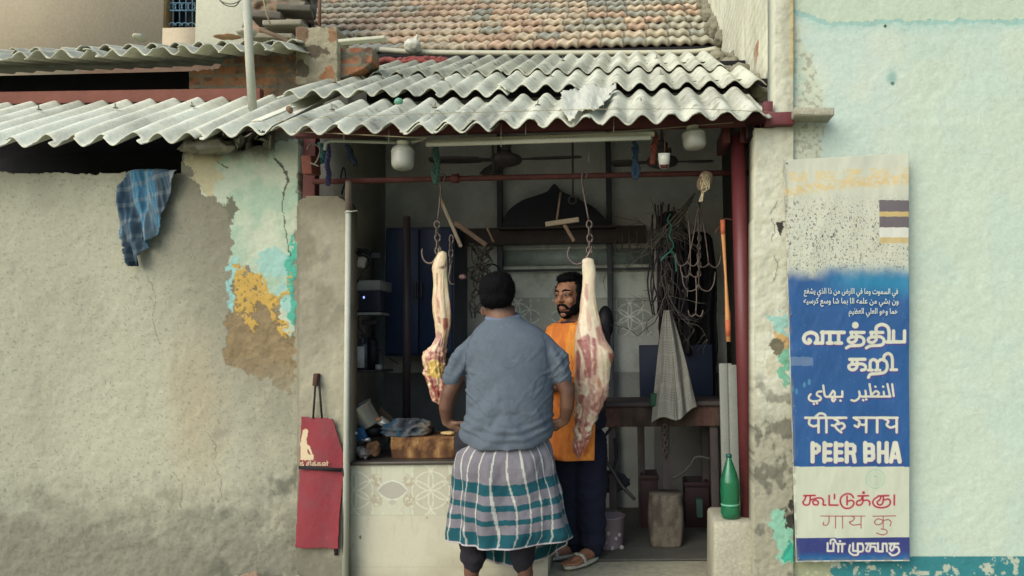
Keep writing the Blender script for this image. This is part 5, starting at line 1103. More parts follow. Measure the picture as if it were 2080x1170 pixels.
obj('wooden_stump', (V, F), M_stump, cols=c, label='squat grey wooden stump on the shop floor', cat='stump')
obj('pale_hose', tube(spline(pl(5.15, [(1366, 972), (1385, 962), (1402, 945), (1412, 930), (1425, 928), (1442, 932)]), 5), .008, 7), mat('hose_grey', (52, 50, 46), .8, .2, 8, .1, 40), label='grey hose curling above the stump', cat='hose')
for i, (x0_, x1_, y0, y1, Y, c, lab) in enumerate(((1302, 1322, 966, 1050, 5.5, (44, 27, 28), 'faded red crate left of the stump'), (1392, 1440, 980, 1046, 5.5, (36, 21, 23), 'dark red crate right of the stump'))):
    a, b = at(x0_, y1, Y), at(x1_+14*(i == 0), y0, Y); t = thing('red_crate', lab, 'crate', ((a.x+b.x)/2, Y, .017)); m = mat('crate%s' % 'ab'[i], c, .6, .2, 5, .1, 40)
    obj('crate_body', J(box(a.x, b.x, Y, Y+.02, .017, b.z), box(a.x, a.x+.02, Y+.021, Y+.25, .017, b.z), box(b.x-.02, b.x, Y+.021, Y+.25, .017, b.z), box(a.x, b.x, Y+.251, Y+.27, .017, b.z), box(a.x+.021, b.x-.021, Y+.021, Y+.25, .02, .04)), m, t, bevel=.003)
    obj('crate_rim', box(a.x-.008, b.x+.008, Y-.01, Y+.008, b.z-.03, b.z+.004), m, t, bevel=.003)
b = at(1237, 1056, 5.0); b.z = .017
t = thing('flowered_bucket', 'greyish pink bucket with flower print standing beside the butcher', 'bucket', b)
obj('bucket_body', lathe(b, [(.001, 0), (.085, 0), (.088, .01), (.102, .19), (.108, .195), (.107, .2), (.1, .198), (.085, .02), (.001, .02)], 32), mat('bucket_pink', (96, 84, 88), .55, .15, 6, .05, 40), t)
for k, a_ in enumerate(np.linspace(-.5, 1.0, 7)): obj('flower_print', ell(b+Vector((.096*math.sin(a_)*1.0, -.096*math.cos(a_), .06+.05*math.sin(a_*5+k))), .014, .004, .014, 10), mat('print_grey', (120, 114, 114), .6, .2, 20, 0), t)
obj('handle', tube([b+Vector((.105*math.cos(a_), -.04, .19+.05*math.sin(a_))) for a_ in np.linspace(0, math.pi, 13)], .004, 6), M_iron, t)
v, f = crumple(1240, 978, 42, 22, 5.35, 695, .5, .14); obj('black_sack', (v, f), mat('sack_black', (34, 34, 40), .9, .2, 6, .2, 40), label='slumped black sack under the work table beside the bucket', cat='sack')
obj('bent_rod', J(tube(spline(pl(5.1, [(1225, 930), (1240, 950), (1262, 985), (1290, 1015)]), 4), .012, 7)), M_iron, label='bent iron rod leaning on the black sack', cat='rod')
obj('dark_hose', tube(spline(pl(5.15, [(1240, 870), (1222, 900), (1224, 945), (1240, 960), (1252, 930), (1248, 890)]), 5), .01, 7), M_blk, label='black hose loop hanging under the table end', cat='hose')
obj('green_pouch', obox(at(1328, 812, 5.1), .05, .05, .09), mat('green_dark', (20, 50, 36), .7, .2, 8, .2, 40), bevel=.012, label='small dark green pouch beside the checked towel', cat='pouch')
obj('teal_box', obox(at(1420, 1030, 5.3)+Vector((0, 0, 0)), .045, .1, .12), mat('teal_dark', (32, 50, 48), .7, .2, 8, .1, 40), bevel=.005, label='small teal box in front of the dark red crate', cat='box')

# ================================================================== people
GAIN = 1.0
M_skin = mat('skin', None, .55, .08, 10, .12, 120, spec=.35, sss=.06); M_hair = mat('hair', (17, 16, 19), .8, .4, 40, .6, 260, spec=.12)
M_shirt = mat('shirt_knit', None, .95, .10, 22, .25, 420, grain=.16, spec=.1); M_pants = mat('trouser_dark', (40, 38, 46), .9, .15, 8, .2, 120)
M_navy = mat('trouser_navy', (30, 34, 54), .9, .15, 6, .2, 120)
def tufts(v, nr, n, L, r, seed, lean=(0, 0, -.4), keepf=None):
    rnd = random.Random(seed); V, F = [], []; idx = list(range(len(v)))
    for _ in range(n):
        i = rnd.choice(idx); p = Vector(v[i]); q = Vector(nr[i])
        if keepf is not None and not keepf(p): continue
        d = (q+Vector(lean)+Vector((rnd.gauss(0, .35), rnd.gauss(0, .35), rnd.gauss(0, .35)))).normalized()
        a = d.orthogonal().normalized(); b = d.cross(a); o = len(V); l = L*rnd.uniform(.5, 1.2); p = p-q*.002
        V += [tuple(p+a*r), tuple(p-a*r*.5+b*r*.87), tuple(p-a*r*.5-b*r*.87), tuple(p+d*l)]
        F += [(o, o+1, o+3), (o+1, o+2, o+3), (o+2, o, o+3)]
    return V, F
def hand(wrist, palm_dir, side_dir, curl_dir, k=1.0, spread=.35, bend=.9):
    """palm and five bent fingers; palm_dir: wrist to knuckles, side_dir: towards the thumb, curl_dir: the way fingers close"""
    W = Vector(wrist); P = Vector(palm_dir).normalized(); S = Vector(side_dir); S = (S-P*S.dot(P)).normalized(); C = Vector(curl_dir); C = (C-P*C.dot(P)-S*C.dot(S)).normalized()
    out = [rtube([W-P*.01, W+P*.03*k], [.026*k, .028*k], 12)]
    for i in range(4): t = (i-1.5)*.0185*k; out.append(rtube([W+P*.02*k+S*(-t*.7), W+P*.085*k-S*t], [.017*k, .0125*k], 10))
    for i, L in enumerate((.07, .078, .073, .058)):
        t = (i-1.5)*.0192*k; p = W+P*.088*k-S*t; d = P*1.0; pts = [p]
        for j, f_ in enumerate((.45, .32, .26)):
            ang = bend*(j+.6)*(1+.08*i); dd = (P*math.cos(ang)+C*math.sin(ang)-S*(i-1.5)*.06).normalized(); pts.append(pts[-1]+dd*L*f_*k)
        out.append(rtube(pts, [.0102*k, .0094*k, .0086*k, .0074*k], 8))
    tb = W+P*.022*k+S*.022*k; out.append(rtube([tb, tb+(P*.5+S*.75+C*.2)*.032*k, tb+(P*.85+S*.75+C*.45)*.052*k, tb+(P*1.2+S*.6+C*.8)*.062*k], [.016*k, .0125*k, .0105*k, .0085*k], 8))
    return out
def foot(heel, toe, w=.045, k=1.0):
    h, t = Vector(heel), Vector(toe); d = (t-h).normalized(); s = d.cross(Vector((0, 0, 1))).normalized(); L = (t-h).length
    out = [rtube([h+Vector((0, 0, .035)), h+d*L*.35+Vector((0, 0, .034)), h+d*L*.72+Vector((0, 0, .022))], [.036*k, .038*k, .022*k], 12), rtube([h+Vector((0, 0, .035)), h+d*L*.12+Vector((0, 0, .11))], [.034*k, .036*k], 12)]
    for i in range(5):
        o_ = (i-2)*w*.44; l = (.99, 1.0, .97, .93, .87)[i] if s.x >= 0 else (.87, .93, .97, 1.0, .99)[i]
        out.append(rtube([h+d*L*.45+s*o_*.6+Vector((0, 0, .026)), h+d*L*.74+s*o_+Vector((0, 0, .016)), h+d*L*l+s*o_*1.1+Vector((0, 0, .011))], [.022*k, .0145*k, .0098*k], 8))
    return out

# ---------------- the customer, seen from behind
YC = 4.12; sC = FPX/YC
def K(px, py, dy=0): return at(px, py, YC+dy)
o0 = K(1040, 1000); o0.z = 0
cu = thing('person', 'heavy man seen from behind in blue grey shirt and plaid lungi, hands on hips', 'person', o0)
r_ = lambda px: px/sC
body = []
hc = K(1010, 606)
body += [ell(hc+Vector((0, 0, .03)), .088, .1, .098, 24), ell(hc+Vector((-.004, .03, -.05)), .072, .08, .085, 20), rtube([K(1012, 622, .01), K(1018, 640, .0), K(1026, 668, .0)], [.072, .074, .09], 16)]
for s, x in ((-1, 982), (1, 1041)): body.append(ell(K(x, 632, .005), .013, .024, .034, 12, (0, .15*s, .5*s)))
tors = [(1024, 660, .085, .075), (1028, 682, .17, .10), (1036, 708, .20, .12), (1036, 760, .205, .14), (1034, 820, .205, .155), (1030, 870, .21, .165), (1030, 910, .21, .165)]
body.append(loft([(K(x, y).x, YC+.01, K(x, y).z, rx, ry) for x, y, rx, ry in reversed(tors)], 28))
armL = [K(976, 712, .0), K(930, 764, .0), K(912, 800, -.005), K(906, 828, .0), K(908, 856, .03)]
armR = [K(1092, 710, .0), K(1134, 760, .0), K(1153, 795, -.005), K(1152, 826, .0), K(1147, 853, .03)]
for a_ in (armL, armR): body.append(rtube(a_, [.045, .046, .044, .040, .029], 14))
body += hand(K(909, 856, .03), (.75, .35, -.62), (.35, -.8, .35), (.6, .6, .1), 1.0, bend=.85)
body += hand(K(1146, 853, .03), (-.75, .3, -.55), (-.35, -.8, .35), (-.6, .6, .1), 1.0, bend=.85)
for x, xa_ in ((962, 958), (1060, 1066)):
    body.append(rtube([K(x, 930), K(x, 1050), K(xa_, 1130), K(xa_, 1166)], [.1, .06, .045, .04], 14)); h_ = K(xa_, 1180, -.02); h_.z = .004
    body += foot(h_, h_+Vector((-.04 if x < 1000 else .05, .25, 0)), .045, 1.0)
v, f, nr = remesh(body, .0065, 5, .5)
c = np.zeros((len(v), 3))+s2l((112, 76, 60)); x, y = proj(v)
c = mixc(c, (142, 104, 84), sstep(618, 636, y)*sstep(668, 646, y)*(np.abs(x-1015) < 40)*.6)
c = mixc(c, (38, 30, 28), sstep(640, 622, y)*sstep(660, 640, y)*(.55+.4*fbm(x/2, y/2, 0, 2, 703))*(y < 650))
c = mixc(c, (168, 128, 106), sstep(850, 868, y)*(y < 900)*((np.abs(x-925) < 26) | (np.abs(x-1130) < 26))*.6)
c = mixc(c, (84, 56, 46), sstep(.5, .7, fbm(v[:, 0]*14, v[:, 1]*14, v[:, 2]*14, 3, 701))*.4)
obj('body', (v, f), M_skin, cu, cols=c)
hv, hf, hn = remesh([ell(hc+Vector((.0, -.004, .045)), .098, .11, .098, 28), ell(hc+Vector((.002, -.035, -.002)), .088, .078, .062, 24), ell(hc+Vector((0, .04, .09)), .08, .07, .06, 24)], .007, 5)
hv = hv+hn*((fbm(hv[:, 0]*50, hv[:, 1]*50, hv[:, 2]*50, 3, 702)-.5)*.010)[:, None]
obj('hair', J((hv, hf), tufts(hv, hn, 5000, .011, .0016, 1, (0, 0, -.6))), M_hair, cu)
# shirt
top = [(1022, 641, .084, .078), (1025, 652, .115, .098), (1031, 668, .178, .125), (1036, 690, .226, .148), (1036, 706, .248, .157), (1037, 740, .245, .168), (1036, 790, .236, .18), (1034, 830, .238, .19), (1030, 862, .246, .198), (1029, 884, .252, .202), (1029, 896, .246, .2)]
L_ = [(K(x, y).x, YC+.012, K(x, y).z, rx, ry) for x, y, rx, ry in reversed(top)]
V, F = loft(L_, 40); V = [list(a) for a in V]
for j in range(len(L_)):
    kk = max(0, 1-j/3.2)
    for i in range(40):
        a_ = 2*math.pi*i/40; V[j*40+i][2] += kk*(.040-.075*max(0, -math.sin(a_))**.7)
slL = rtube([K(972, 702), K(938, 734), K(922, 769)], [.070, .069, .058], 16); slR = rtube([K(1096, 699), K(1130, 732), K(1140, 763)], [.070, .069, .06], 16)
v, f, nr = remesh([(V, F), slL, slR], .008, 5)
x, y = proj(v); bk = v[:, 1] < YC+.05
ys_ = y+.0040*(x-1028)**2; low = sstep(850, 882, ys_)*sstep(912, 900, ys_)*(np.abs(x-1028) < 104)
fold = np.sin((ys_+9*(fbm(x/40, y/30, 0, 3, 711)-.5))/2.9)
dia = np.sin((y*.8-np.abs(x-1030)*.75+16*(fbm(x/26, y/40, 0, 3, 712)-.5))/9.)
rg = 1-np.abs(2*fbm((np.abs(x-1036)+.9*(y-690))/34, (y-690-.5*np.abs(x-1036))/95, 0, 3, 716)-1); crs = (sstep(.84, .98, rg)-.4*sstep(.7, .9, rg))*sstep(690, 740, y)*sstep(905, 860, y)*(.35+.65*sstep(35, 85, np.abs(x-1036)))
armp = sstep(60, 95, np.abs(x-1036))*sstep(690, 720, y)*sstep(790, 750, y)
v = v+nr*(low*fold*.0042+bk*dia*.0075*sstep(730, 830, y)*sstep(.42, .6, fbm(x/45, y/45, 0, 3, 715))+.006*armp*np.sin((x*np.sign(1036-x)*.9+y*.5)/4.2)+.007*(fbm(v[:, 0]*7, v[:, 1]*7, v[:, 2]*7, 3, 713)-.5)+.0085*crs)[:, None]
# cut the sleeve mouths and hem open a little: darker ribs painted at hem and seams are woven bands
c = np.zeros((len(v), 3))+s2l((104, 113, 126)); nz_ = fbm(v[:, 0]*140, v[:, 1]*140, v[:, 2]*140, 2, 714); c = c*(.9+.2*nz_)[:, None]
seam = (np.abs(x-np.interp(y, [670, 700, 740, 790], [966, 950, 945, 944])) < 1.0) & (y > 680) & (y < 780) | (np.abs(x-np.interp(y, [670, 700, 740, 790], [1098, 1108, 1110, 1110])) < 1.0) & (y > 680) & (y < 780)
c = mixc(c, (66, 76, 98), seam*bk*.7)
obj('shirt', (v, f), M_shirt, cu, cols=c)
cv = [Vector((K(1022, 640).x+r_(32)*math.cos(t), YC+.01+.078*math.sin(t), K(1022, 641).z-.006+.018*math.sin(t))) for t in np.linspace(0, 2*math.pi, 33)]
obj('collar', tube(cv, .012, 8, False, 1.6), mat('collar_knit', (112, 122, 146), .95, .06, 8, .1, 200), cu)
# trousers
tv = []
for x, xb in ((965, 961), (1058, 1061)): tv.append(rtube([K(x, 900, .02), K(x, 1000, .02), K(xb, 1100, .0), K(xb, 1136, .0), K(xb, 1143, .0)], [.115, .09, .072, .068, .055], 20))
v, f, nr = remesh(tv, .009, 4); n = fbm(v[:, 0]*12, v[:, 1]*12, v[:, 2]*30, 4, 721); v = v+nr*((n-.5)*.03)[:, None]
obj('trousers', (v, f), M_pants, cu)
# lungi
na, nsv = 420, 190; A_, S_ = np.meshgrid(np.linspace(0, 2*np.pi, na), np.linspace(0, 1, nsv)); A_, S_ = A_.ravel(), S_.ravel()
sn_, cn_ = np.sin(A_), np.cos(A_); bkk = np.clip(-sn_, 0, 1); fr_ = np.clip(sn_, 0, 1)
hemy = 1092+24*bkk**1.3+58*fr_**1.2; topy = 872+24*bkk
yy = topy+(hemy-topy)*S_
lft = np.interp(yy, [865, 900, 950, 1000, 1050, 1085, 1150], [944, 935, 923, 918, 915, 913, 925]); rgt = np.interp(yy, [865, 900, 920, 970, 1020, 1065, 1090, 1150], [1114, 1119, 1121, 1131, 1143, 1152, 1159, 1130])
cxp = (lft+rgt)/2; rxp = (rgt-lft)/2
fold = np.sin(A_*11+2.5*S_+1.6*np.sin(A_*3))*.012*(.25+S_)*(.4+1.2*fbm(A_*1.3, S_, 0, 2, 735))+np.sin(A_*5-3*S_)*.016*S_+.035*(fbm(A_*3, S_*4, 0, 3, 731)-.5)
# long soft folds that run down and inwards from both hips
for sg, ac in ((-1, -.42), (1, np.pi+.42)):
    aa = (A_-(2*np.pi if sg < 0 else 0)); ph_ = (aa-ac)*sg
    fold = fold+.02*np.exp(-((ph_+1.0*S_-.15)/.12)**2)*np.sin(np.pi*np.clip(S_*1.15, 0, 1))
p = atn(cxp+rxp*cn_, yy, np.full(len(yy), YC)); ryv = .19+.035*S_; yv_ = YC+.012+ryv*sn_
p[:, 2] = atn(cxp+rxp*cn_, yy, yv_)[:, 2]; p[:, 1] = yv_
dirv = np.stack([cn_, sn_, 0*cn_], -1); p = p+dirv*(fold*sstep(.04, .3, S_)-.035*sstep(.2, .04, S_))[:, None]*np.clip(1.15-np.abs(cn_)**6*.6, 0, 1)[:, None]
hd = (hemy-yy)/sC+.03*(fbm(A_*2.2, S_*2, 0, 3, 734)-.5)*sstep(0, .25, (hemy-yy)/sC)
circ = np.where(cn_ > 0, 1, -1)*0+np.unwrap(A_)
uu = A_*.30/.079+.6*(fbm(A_*1.6, S_*1.6, 0, 2, 733)-.5)+.22*np.sin(A_*4+5*S_)*S_
c = np.zeros((len(p), 3))+s2l((128, 123, 132)); nn = fbm(uu*1.2, hd*20, 0, 3, 732); c = c*(.9+.22*nn)[:, None]
c = mixc(c, (118, 112, 130), (np.abs((hd*90) % 1-.5) < .2)*.12)
teal_ = ((hd > .012) & (hd < .080)) | ((hd > .130) & (hd < .158)) | ((hd > .206) & (hd < .238)) | ((hd > .290) & (hd < .350))
c = np.where(teal_[:, None], s2l((24, 84, 96))*(.85+.3*nn)[:, None], c)
lines = np.abs((uu % 1)-.5) < .062; c = mixc(c, (206, 204, 196), lines*np.where(teal_, .62, .9))
c = mixc(c, (206, 196, 204), (hd < .008)*.9)
obj('lungi', (p, gridf(na, nsv)[:, ::-1]), M_cloth, cu, cols=c, solid=.004, solid_off=-1)

# ---------------- the butcher, three-quarter face, orange apron
GAIN = 1.5; YS = 4.80; PH = R(146); RZ = Matrix.Rotation(PH, 3, 'Z')
def Q(px, py, dy=0): return at(px, py, YS+dy)
so_ = Q(1170, 900); so_.z = .016
bu = thing('person', 'bearded man in an orange apron and navy trousers standing behind the hanging meat', 'person', so_)
HK = 1.08; hO = Q(1159, 603, -.06); HR = Matrix.Rotation(R(150), 3, 'Z') @ Matrix.Rotation(R(-4), 3, 'X')
def hl(x, y, z): return hO+HR @ Vector((x*HK, y*HK, z*HK))
def hell(c, r, n=20): 
    V, F = ell((0, 0, 0), r[0]*HK, r[1]*HK, r[2]*HK, n); return [hl(*c)+HR @ Vector(a) for a in V], F
def htube(pts, r, n=10): return rtube([hl(*p_) for p_ in pts], [q*HK for q in r], n)
hb = [hell((0, -.012, .045), (.076, .098, .085), 28), hell((0, .025, -.03), (.06, .07, .085), 24), hell((0, .066, -.096), (.03, .026, .022)), hell((0, .058, .035), (.058, .036, .045)),
      htube([(0, .09, .022), (0, .106, .0), (0, .114, -.018)], [.009, .011, .0135]), hell((-.013, .1, -.022), (.009, .011, .008), 12), hell((.013, .1, -.022), (.009, .011, .008), 12),
      htube([(-.046, .074, .028), (-.024, .088, .031), (0, .09, .027), (.024, .088, .031), (.046, .074, .028)], [.009, .011, .009, .011, .009]), hell((-.042, .064, -.022), (.022, .022, .024)), hell((.042, .064, -.022), (.022, .022, .024)),
      htube([(-.02, .088, -.056), (0, .098, -.053), (.02, .088, -.056)], [.006, .008, .006]), htube([(-.018, .087, -.066), (0, .096, -.068), (.018, .087, -.066)], [.006, .009, .006]),
      htube([(-.015, .089, .019), (-.031, .0915, .0215), (-.047, .078, .017)], [.005, .0065, .005], 8), htube([(.015, .089, .019), (.031, .0915, .0215), (.047, .078, .017)], [.005, .0065, .005], 8), htube([(-.017, .088, .004), (-.031, .0895, .001), (-.045, .078, .004)], [.004, .005, .004], 8), htube([(.017, .088, .004), (.031, .0895, .001), (.045, .078, .004)], [.004, .005, .004], 8),
      hell((-.078, -.008, -.002), (.010, .02, .034), 14), hell((.078, -.008, -.002), (.010, .02, .034), 14)]
nk = Q(1168, 660, .0)
hb.append(rtube([hl(0, -.01, -.07), nk, nk+Vector((0, .02, -.08))], [.062, .066, .08], 14))
def SR(lx, ly, z): return Vector((so_.x, YS, 0))+RZ @ Vector((lx, ly, 0))+Vector((0, 0, z))
TZ = [(.095, .085, 1.46), (.19, .11, 1.425), (.215, .125, 1.33), (.205, .13, 1.18), (.2, .135, 1.05), (.2, .135, .95), (.19, .13, .86)]
def bl(rings, n=28, gx=0, off=(0, 0)):
    V, F = [], []
    for rx, ry, z in reversed(rings):
        for k_ in range(n): a_ = 2*math.pi*k_/n; V.append(SR(off[0]+(rx+gx)*math.cos(a_), off[1]+(ry+gx)*math.sin(a_), z))
    m = len(rings)
    for i in range(m-1):
        for k_ in range(n): F.append((i*n+k_, i*n+(k_+1) % n, (i+1)*n+(k_+1) % n, (i+1)*n+k_))
    return V, F+[tuple(reversed(range(n))), tuple(range((m-1)*n, m*n))]
hb.append(bl(TZ))
# his right arm (left in the photo) folded on the belly, left arm hanging behind the meat
aR = [Q(1128, 690, .02), Q(1112, 745, .02), Q(1106, 790, -.0), Q(1112, 788, -.12), Q(1124, 784, -.22)]
aL = [Q(1214, 692, .04), Q(1216, 745, .06), Q(1214, 800, .05), Q(1206, 845, -.02), Q(1196, 880, -.10)]
hb += [rtube(aR, [.062, .052, .044, .04, .028], 14), rtube(aL, [.062, .052, .044, .038, .028], 14)]
hb += hand(Q(1124, 784, -.22), (.9, -.25, -.1), (0, -.2, 1), (.3, .8, -.2), .95, bend=.5); hb += hand(Q(1196, 880, -.10), (-.1, -.2, -1), (-.8, -.5, 0), (-.5, .6, 0), .95, bend=.5)
fL0, fL1 = Q(1168, 1128, .02), Q(1112, 1136, -.06); fR0, fR1 = Q(1206, 1132, -.07), Q(1172, 1150, -.2)
for p_ in (fL0, fL1, fR0, fR1): p_.z = .026
fL1 = fL0+(fL1-fL0).normalized()*.25; fR1 = fR0+(fR1-fR0).normalized()*.25
hb += foot(fL0, fL1, .045, .95)+foot(fR0, fR1, .045, .95)
for a_, b_ in ((Q(1150, 940), fL0), (Q(1196, 940), fR0)): hb.append(rtube([a_, (a_+b_)/2+Vector((0, 0, .06)), b_+Vector((0, 0, .1))], [.095, .06, .04], 14))
v, f, nr = remesh(hb, .0055, 3, .45)
lo = np.array([tuple((HR.transposed() @ (Vector(a)-hO))/HK) for a in v]); c = np.zeros((len(v), 3))+s2l((128, 86, 64))
c = mixc(c, (134, 90, 68), sstep(.06, .11, lo[:, 1])*(lo[:, 2] > -.14)*.6); c = mixc(c, (82, 54, 44), sstep(.5, .7, fbm(v[:, 0]*24, v[:, 1]*24, v[:, 2]*24, 3, 741))*.35)
lip = (lo[:, 1] > .075) & (np.abs(lo[:, 0]) < .024) & (np.abs(lo[:, 2]+.061) < .013); c = mixc(c, (112, 66, 58), lip*.7)
sock = (np.hypot((np.abs(lo[:, 0])-.031)/.022, (lo[:, 2]-.012)/.013) < 1) & (lo[:, 1] > .05); c = mixc(c, (72, 46, 38), sock*.55)
obj('body', (v, f), M_skin, bu, cols=c)
for s in (-1, 1):
    V, F = ell((0, 0, 0), .0125*HK, .0125*HK, .0105*HK, 16); P_ = [hl(s*.031, .0815, .012)+HR @ Vector(a) for a in V]; loc = np.array([tuple(a) for a in V]); ec = np.zeros((len(V), 3))+s2l((112, 100, 92)); ec[np.hypot(loc[:, 0]+.002, loc[:, 2]) < .0075] = s2l((30, 20, 18))
    obj('eye', (P_, F), mat('eye_paint', None, .2, 0, 5, 0, grain=0), bu, cols=ec)
hp = [hell((0, -.024, .058), (.081, .096, .084), 28), hell((0, .030, .104), (.062, .058, .030), 20), hell((.0, -.05, .0), (.08, .068, .075), 20), hell((-.077, .012, .03), (.012, .03, .045), 14), hell((.077, .012, .03), (.012, .03, .045), 14)]
v, f, nr = remesh(hp, .006, 4); v = v+nr*((fbm(v[:, 0]*60, v[:, 1]*60, v[:, 2]*60, 3, 742)-.5)*.012)[:, None]
obj('hair', J((v, f), tufts(v, nr, 3500, .014, .0017, 2, (0, 0, .1))), M_hair, bu)
bd = [hell((0, .055, -.094), (.037, .036, .030)), hell((-.042, .028, -.068), (.022, .042, .038)), hell((.042, .028, -.068), (.022, .042, .038)), hell((-.066, .012, -.03), (.013, .026, .05), 14), hell((.066, .012, -.03), (.013, .026, .05), 14),
      htube([(-.034, .082, -.066), (-.022, .094, -.046), (0, .103, -.042), (.022, .094, -.046), (.034, .082, -.066)], [.008, .008, .007, .008, .008])]
v, f, nr = remesh(bd, .005, 2); obj('beard', J((v, f), tufts(v, nr, 3500, .006, .0012, 3, (0, 0, -.6))), M_hair, bu)
for s in (-1, 1): obj('eyebrow', htube([(s*.014, .1, .033), (s*.03, .097, .040), (s*.052, .078, .036)], [.004, .0055, .003], 8), M_hair, bu)
# clothes
M_ds = mat('dark_shirt', (44, 36, 42), .9, .15, 8, .2, 140)
sv = [bl([(a_, b_, z) for a_, b_, z in TZ], 32, .014)]
sv += [rtube(aR[:2]+[aR[1]+(aR[2]-aR[1])*.5], [.08, .07, .06], 14), rtube([aL[0]+Vector((.0, 0, .03)), aL[1], aL[1]+(aL[2]-aL[1])*.6], [.085, .074, .062], 14)]
v, f, nr = remesh(sv, .008, 4); v = v+nr*((fbm(v[:, 0]*14, v[:, 1]*14, v[:, 2]*14, 4, 751)-.5)*.016)[:, None]; obj('shirt', (v, f), M_ds, bu)
tv = [bl([(.205, .15, 1.0), (.21, .155, .9), (.2, .15, .8)], 28)]
for a_, b_ in ((Q(1150, 900), fL0), (Q(1194, 900), fR0)): tv.append(rtube([a_, a_+(b_-a_)*.45, a_+(b_-a_)*.8, b_+Vector((0, 0, .075)), b_+Vector((0, 0, .06))], [.125, .1, .082, .08, .06], 20))
v, f, nr = remesh(tv, .009, 4); n = fbm(v[:, 0]*11, v[:, 1]*11, v[:, 2]*18, 4, 752); v = v+nr*((n-.5)*.035)[:, None]; obj('trousers', (v, f), M_navy, bu)
nx, ny = 120, 150; T_, S_ = np.meshgrid(np.linspace(-1, 1, nx), np.linspace(0, 1, ny)); T_, S_ = T_.ravel(), S_.ravel()
zt, zb = Q(1130, 661).z, Q(1160, 926).z; Zv = zt+(zb-zt)*S_
wd = np.interp(S_, [0, .12, .3, .45, 1], [.62, .68, .98, 1.2, 1.15]); an = np.pi/2-T_*wd
rx_ = np.interp(Zv, [z for _, _, z in TZ][::-1], [a_ for a_, _, _ in TZ][::-1])+.030; ry_ = np.interp(Zv, [z for _, _, z in TZ][::-1], [b_ for _, b_, _ in TZ][::-1])+.032+.05*S_
wr = .007*np.sin(T_*9+S_*5)*(.2+S_)+.012*(fbm(T_*3, S_*4, 0, 3, 753)-.5)
lx, ly = (rx_+wr)*np.cos(an), (ry_+wr)*np.sin(an); ca, sa = math.cos(PH), math.sin(PH)
p = np.stack([so_.x+ca*lx-sa*ly, YS+sa*lx+ca*ly, Zv], -1); n = fbm(T_*5, S_*7, 0, 4, 754)
c = np.zeros((len(p), 3))+s2l((212, 114, 46)); c = mixc(c, (186, 92, 42), sstep(.42, .66, n)*.7); c = mixc(c, (240, 150, 60), sstep(.42, .3, n)*.5); c = mixc(c, (150, 62, 40), sstep(.7, .76, fbm(T_*9, S_*12, 0, 3, 755))*.5)
ap2 = obj('apron', (p, gridf(nx, ny)[:, ::-1]), mat('apron_orange', None, .8, .08, 8, .2, 120), bu, cols=c, solid=.005, solid_off=1)
pa = [Vector(p[8]), hl(.045, -.02, -.125), hl(.0, -.07, -.10), hl(-.05, -.01, -.125), Vector(p[nx-9])]
obj('neck_strap', tube(spline([Vector(p[6]), hl(.066, .03, -.15), hl(.06, -.05, -.11), hl(0, -.085, -.10), hl(-.06, -.05, -.11), hl(-.066, .03, -.15), Vector(p[nx-7])], 6), .014, 8, True, .5), mat('strap_orange', (216, 108, 40), .8, .1, 9, .1, 90), bu)
# slippers
M_slip = mat('slipper_grey', (150, 144, 130), .8, .15, 9, .1, 60)
for h_, t_ in ((fL0, fL1), (fR0, fR1)):
    d = (t_-h_).normalized(); s = d.cross(Vector((0, 0, 1))); V = []
    for zz in (.017, .03):
        for q in np.linspace(0, 2*math.pi, 24, endpoint=False):
            l = .5-.5*math.cos(q); w_ = .05*math.sin(q)*(1.0+.2*l); V.append(h_-d*.035+d*(l*.30)+s*w_+Vector((0, 0, zz-.026)))
    sl_ = obj('slipper', (V, [tuple(range(23, -1, -1)), tuple(range(24, 48))]+[(i, (i+1) % 24, 24+(i+1) % 24, 24+i) for i in range(24)]), M_slip, bu)
    obj('strap', tube(spline([h_+d*.13+s*.052+Vector((0, 0, -.01)), h_+d*.145+s*.035+Vector((0, 0, .045)), h_+d*.155+Vector((0, 0, .055)), h_+d*.145-s*.035+Vector((0, 0, .045)), h_+d*.13-s*.052+Vector((0, 0, -.01))], 5), .014, 8, True, .35), M_slip, sl_)

# ================================================================== banner on the right
GAIN = 1.0
A1 = ((1610, 640), 5.848); B1_ = ((1560, 560), 2.923); C1 = ((1540, 880), 4.036); D1 = ((1610, 960), 6.5)
def circ(x, y, r): return [(x+r*math.cos(t), y+r*math.sin(t)) for t in np.linspace(0, 2*math.pi, 11)]
def spl2(pts): return [(p_[0], p_[1]) for p_ in spline(pts, 4)] if len(pts) > 2 else pts
LET = []   # (strokes, frame, width, colour, shadow, curved)
LET.append(([[(198, 292), (212, 312), (190, 332), (152, 320), (134, 275), (162, 225), (225, 208), (280, 232), (296, 280), (280, 330)]], A1, 44, 'w', 1, 1))
LET.append(([[(270, 332), (357, 332), (357, 200)], [(345, 206), (612, 206)], [(442, 206), (442, 332)], [(546, 206), (546, 332)], [(510, 332), (580, 332)], [(415, 332), (470, 332)]], A1, 42, 'w', 1, 0))
for dx in (0, 238):
    LET.append(([[(692, 206), (850-dx*.06, 206)], [(704, 206), (700, 262)], [(758, 206), (758, 290)]], ((1610+dx/5.848, 640), 5.848), 38, 'w', 1, 0))
    LET.append(([[(700, 258), (662, 286), (672, 318), (716, 326), (752, 300), (758, 260)], [(706, 262), (800, 256), (846, 288), (842, 338), (800, 360), (690, 366), (640, 390)]], ((1610+dx/5.848, 640), 5.848), 36, 'w', 1, 1))
LET.append(([circ(745, 120, 18)], A1, 44, 'w', 1, 1))
LET.append(([[(996, 200), (1000, 140), (1060, 112), (1122, 134), (1146, 190), (1146, 318)]], A1, 40, 'w', 1, 1))
LET.append(([[(1120, 320), (1178, 320)], [(1200, 190), (1200, 318), (1330, 318), (1330, 190)]], A1, 40, 'w', 1, 0))
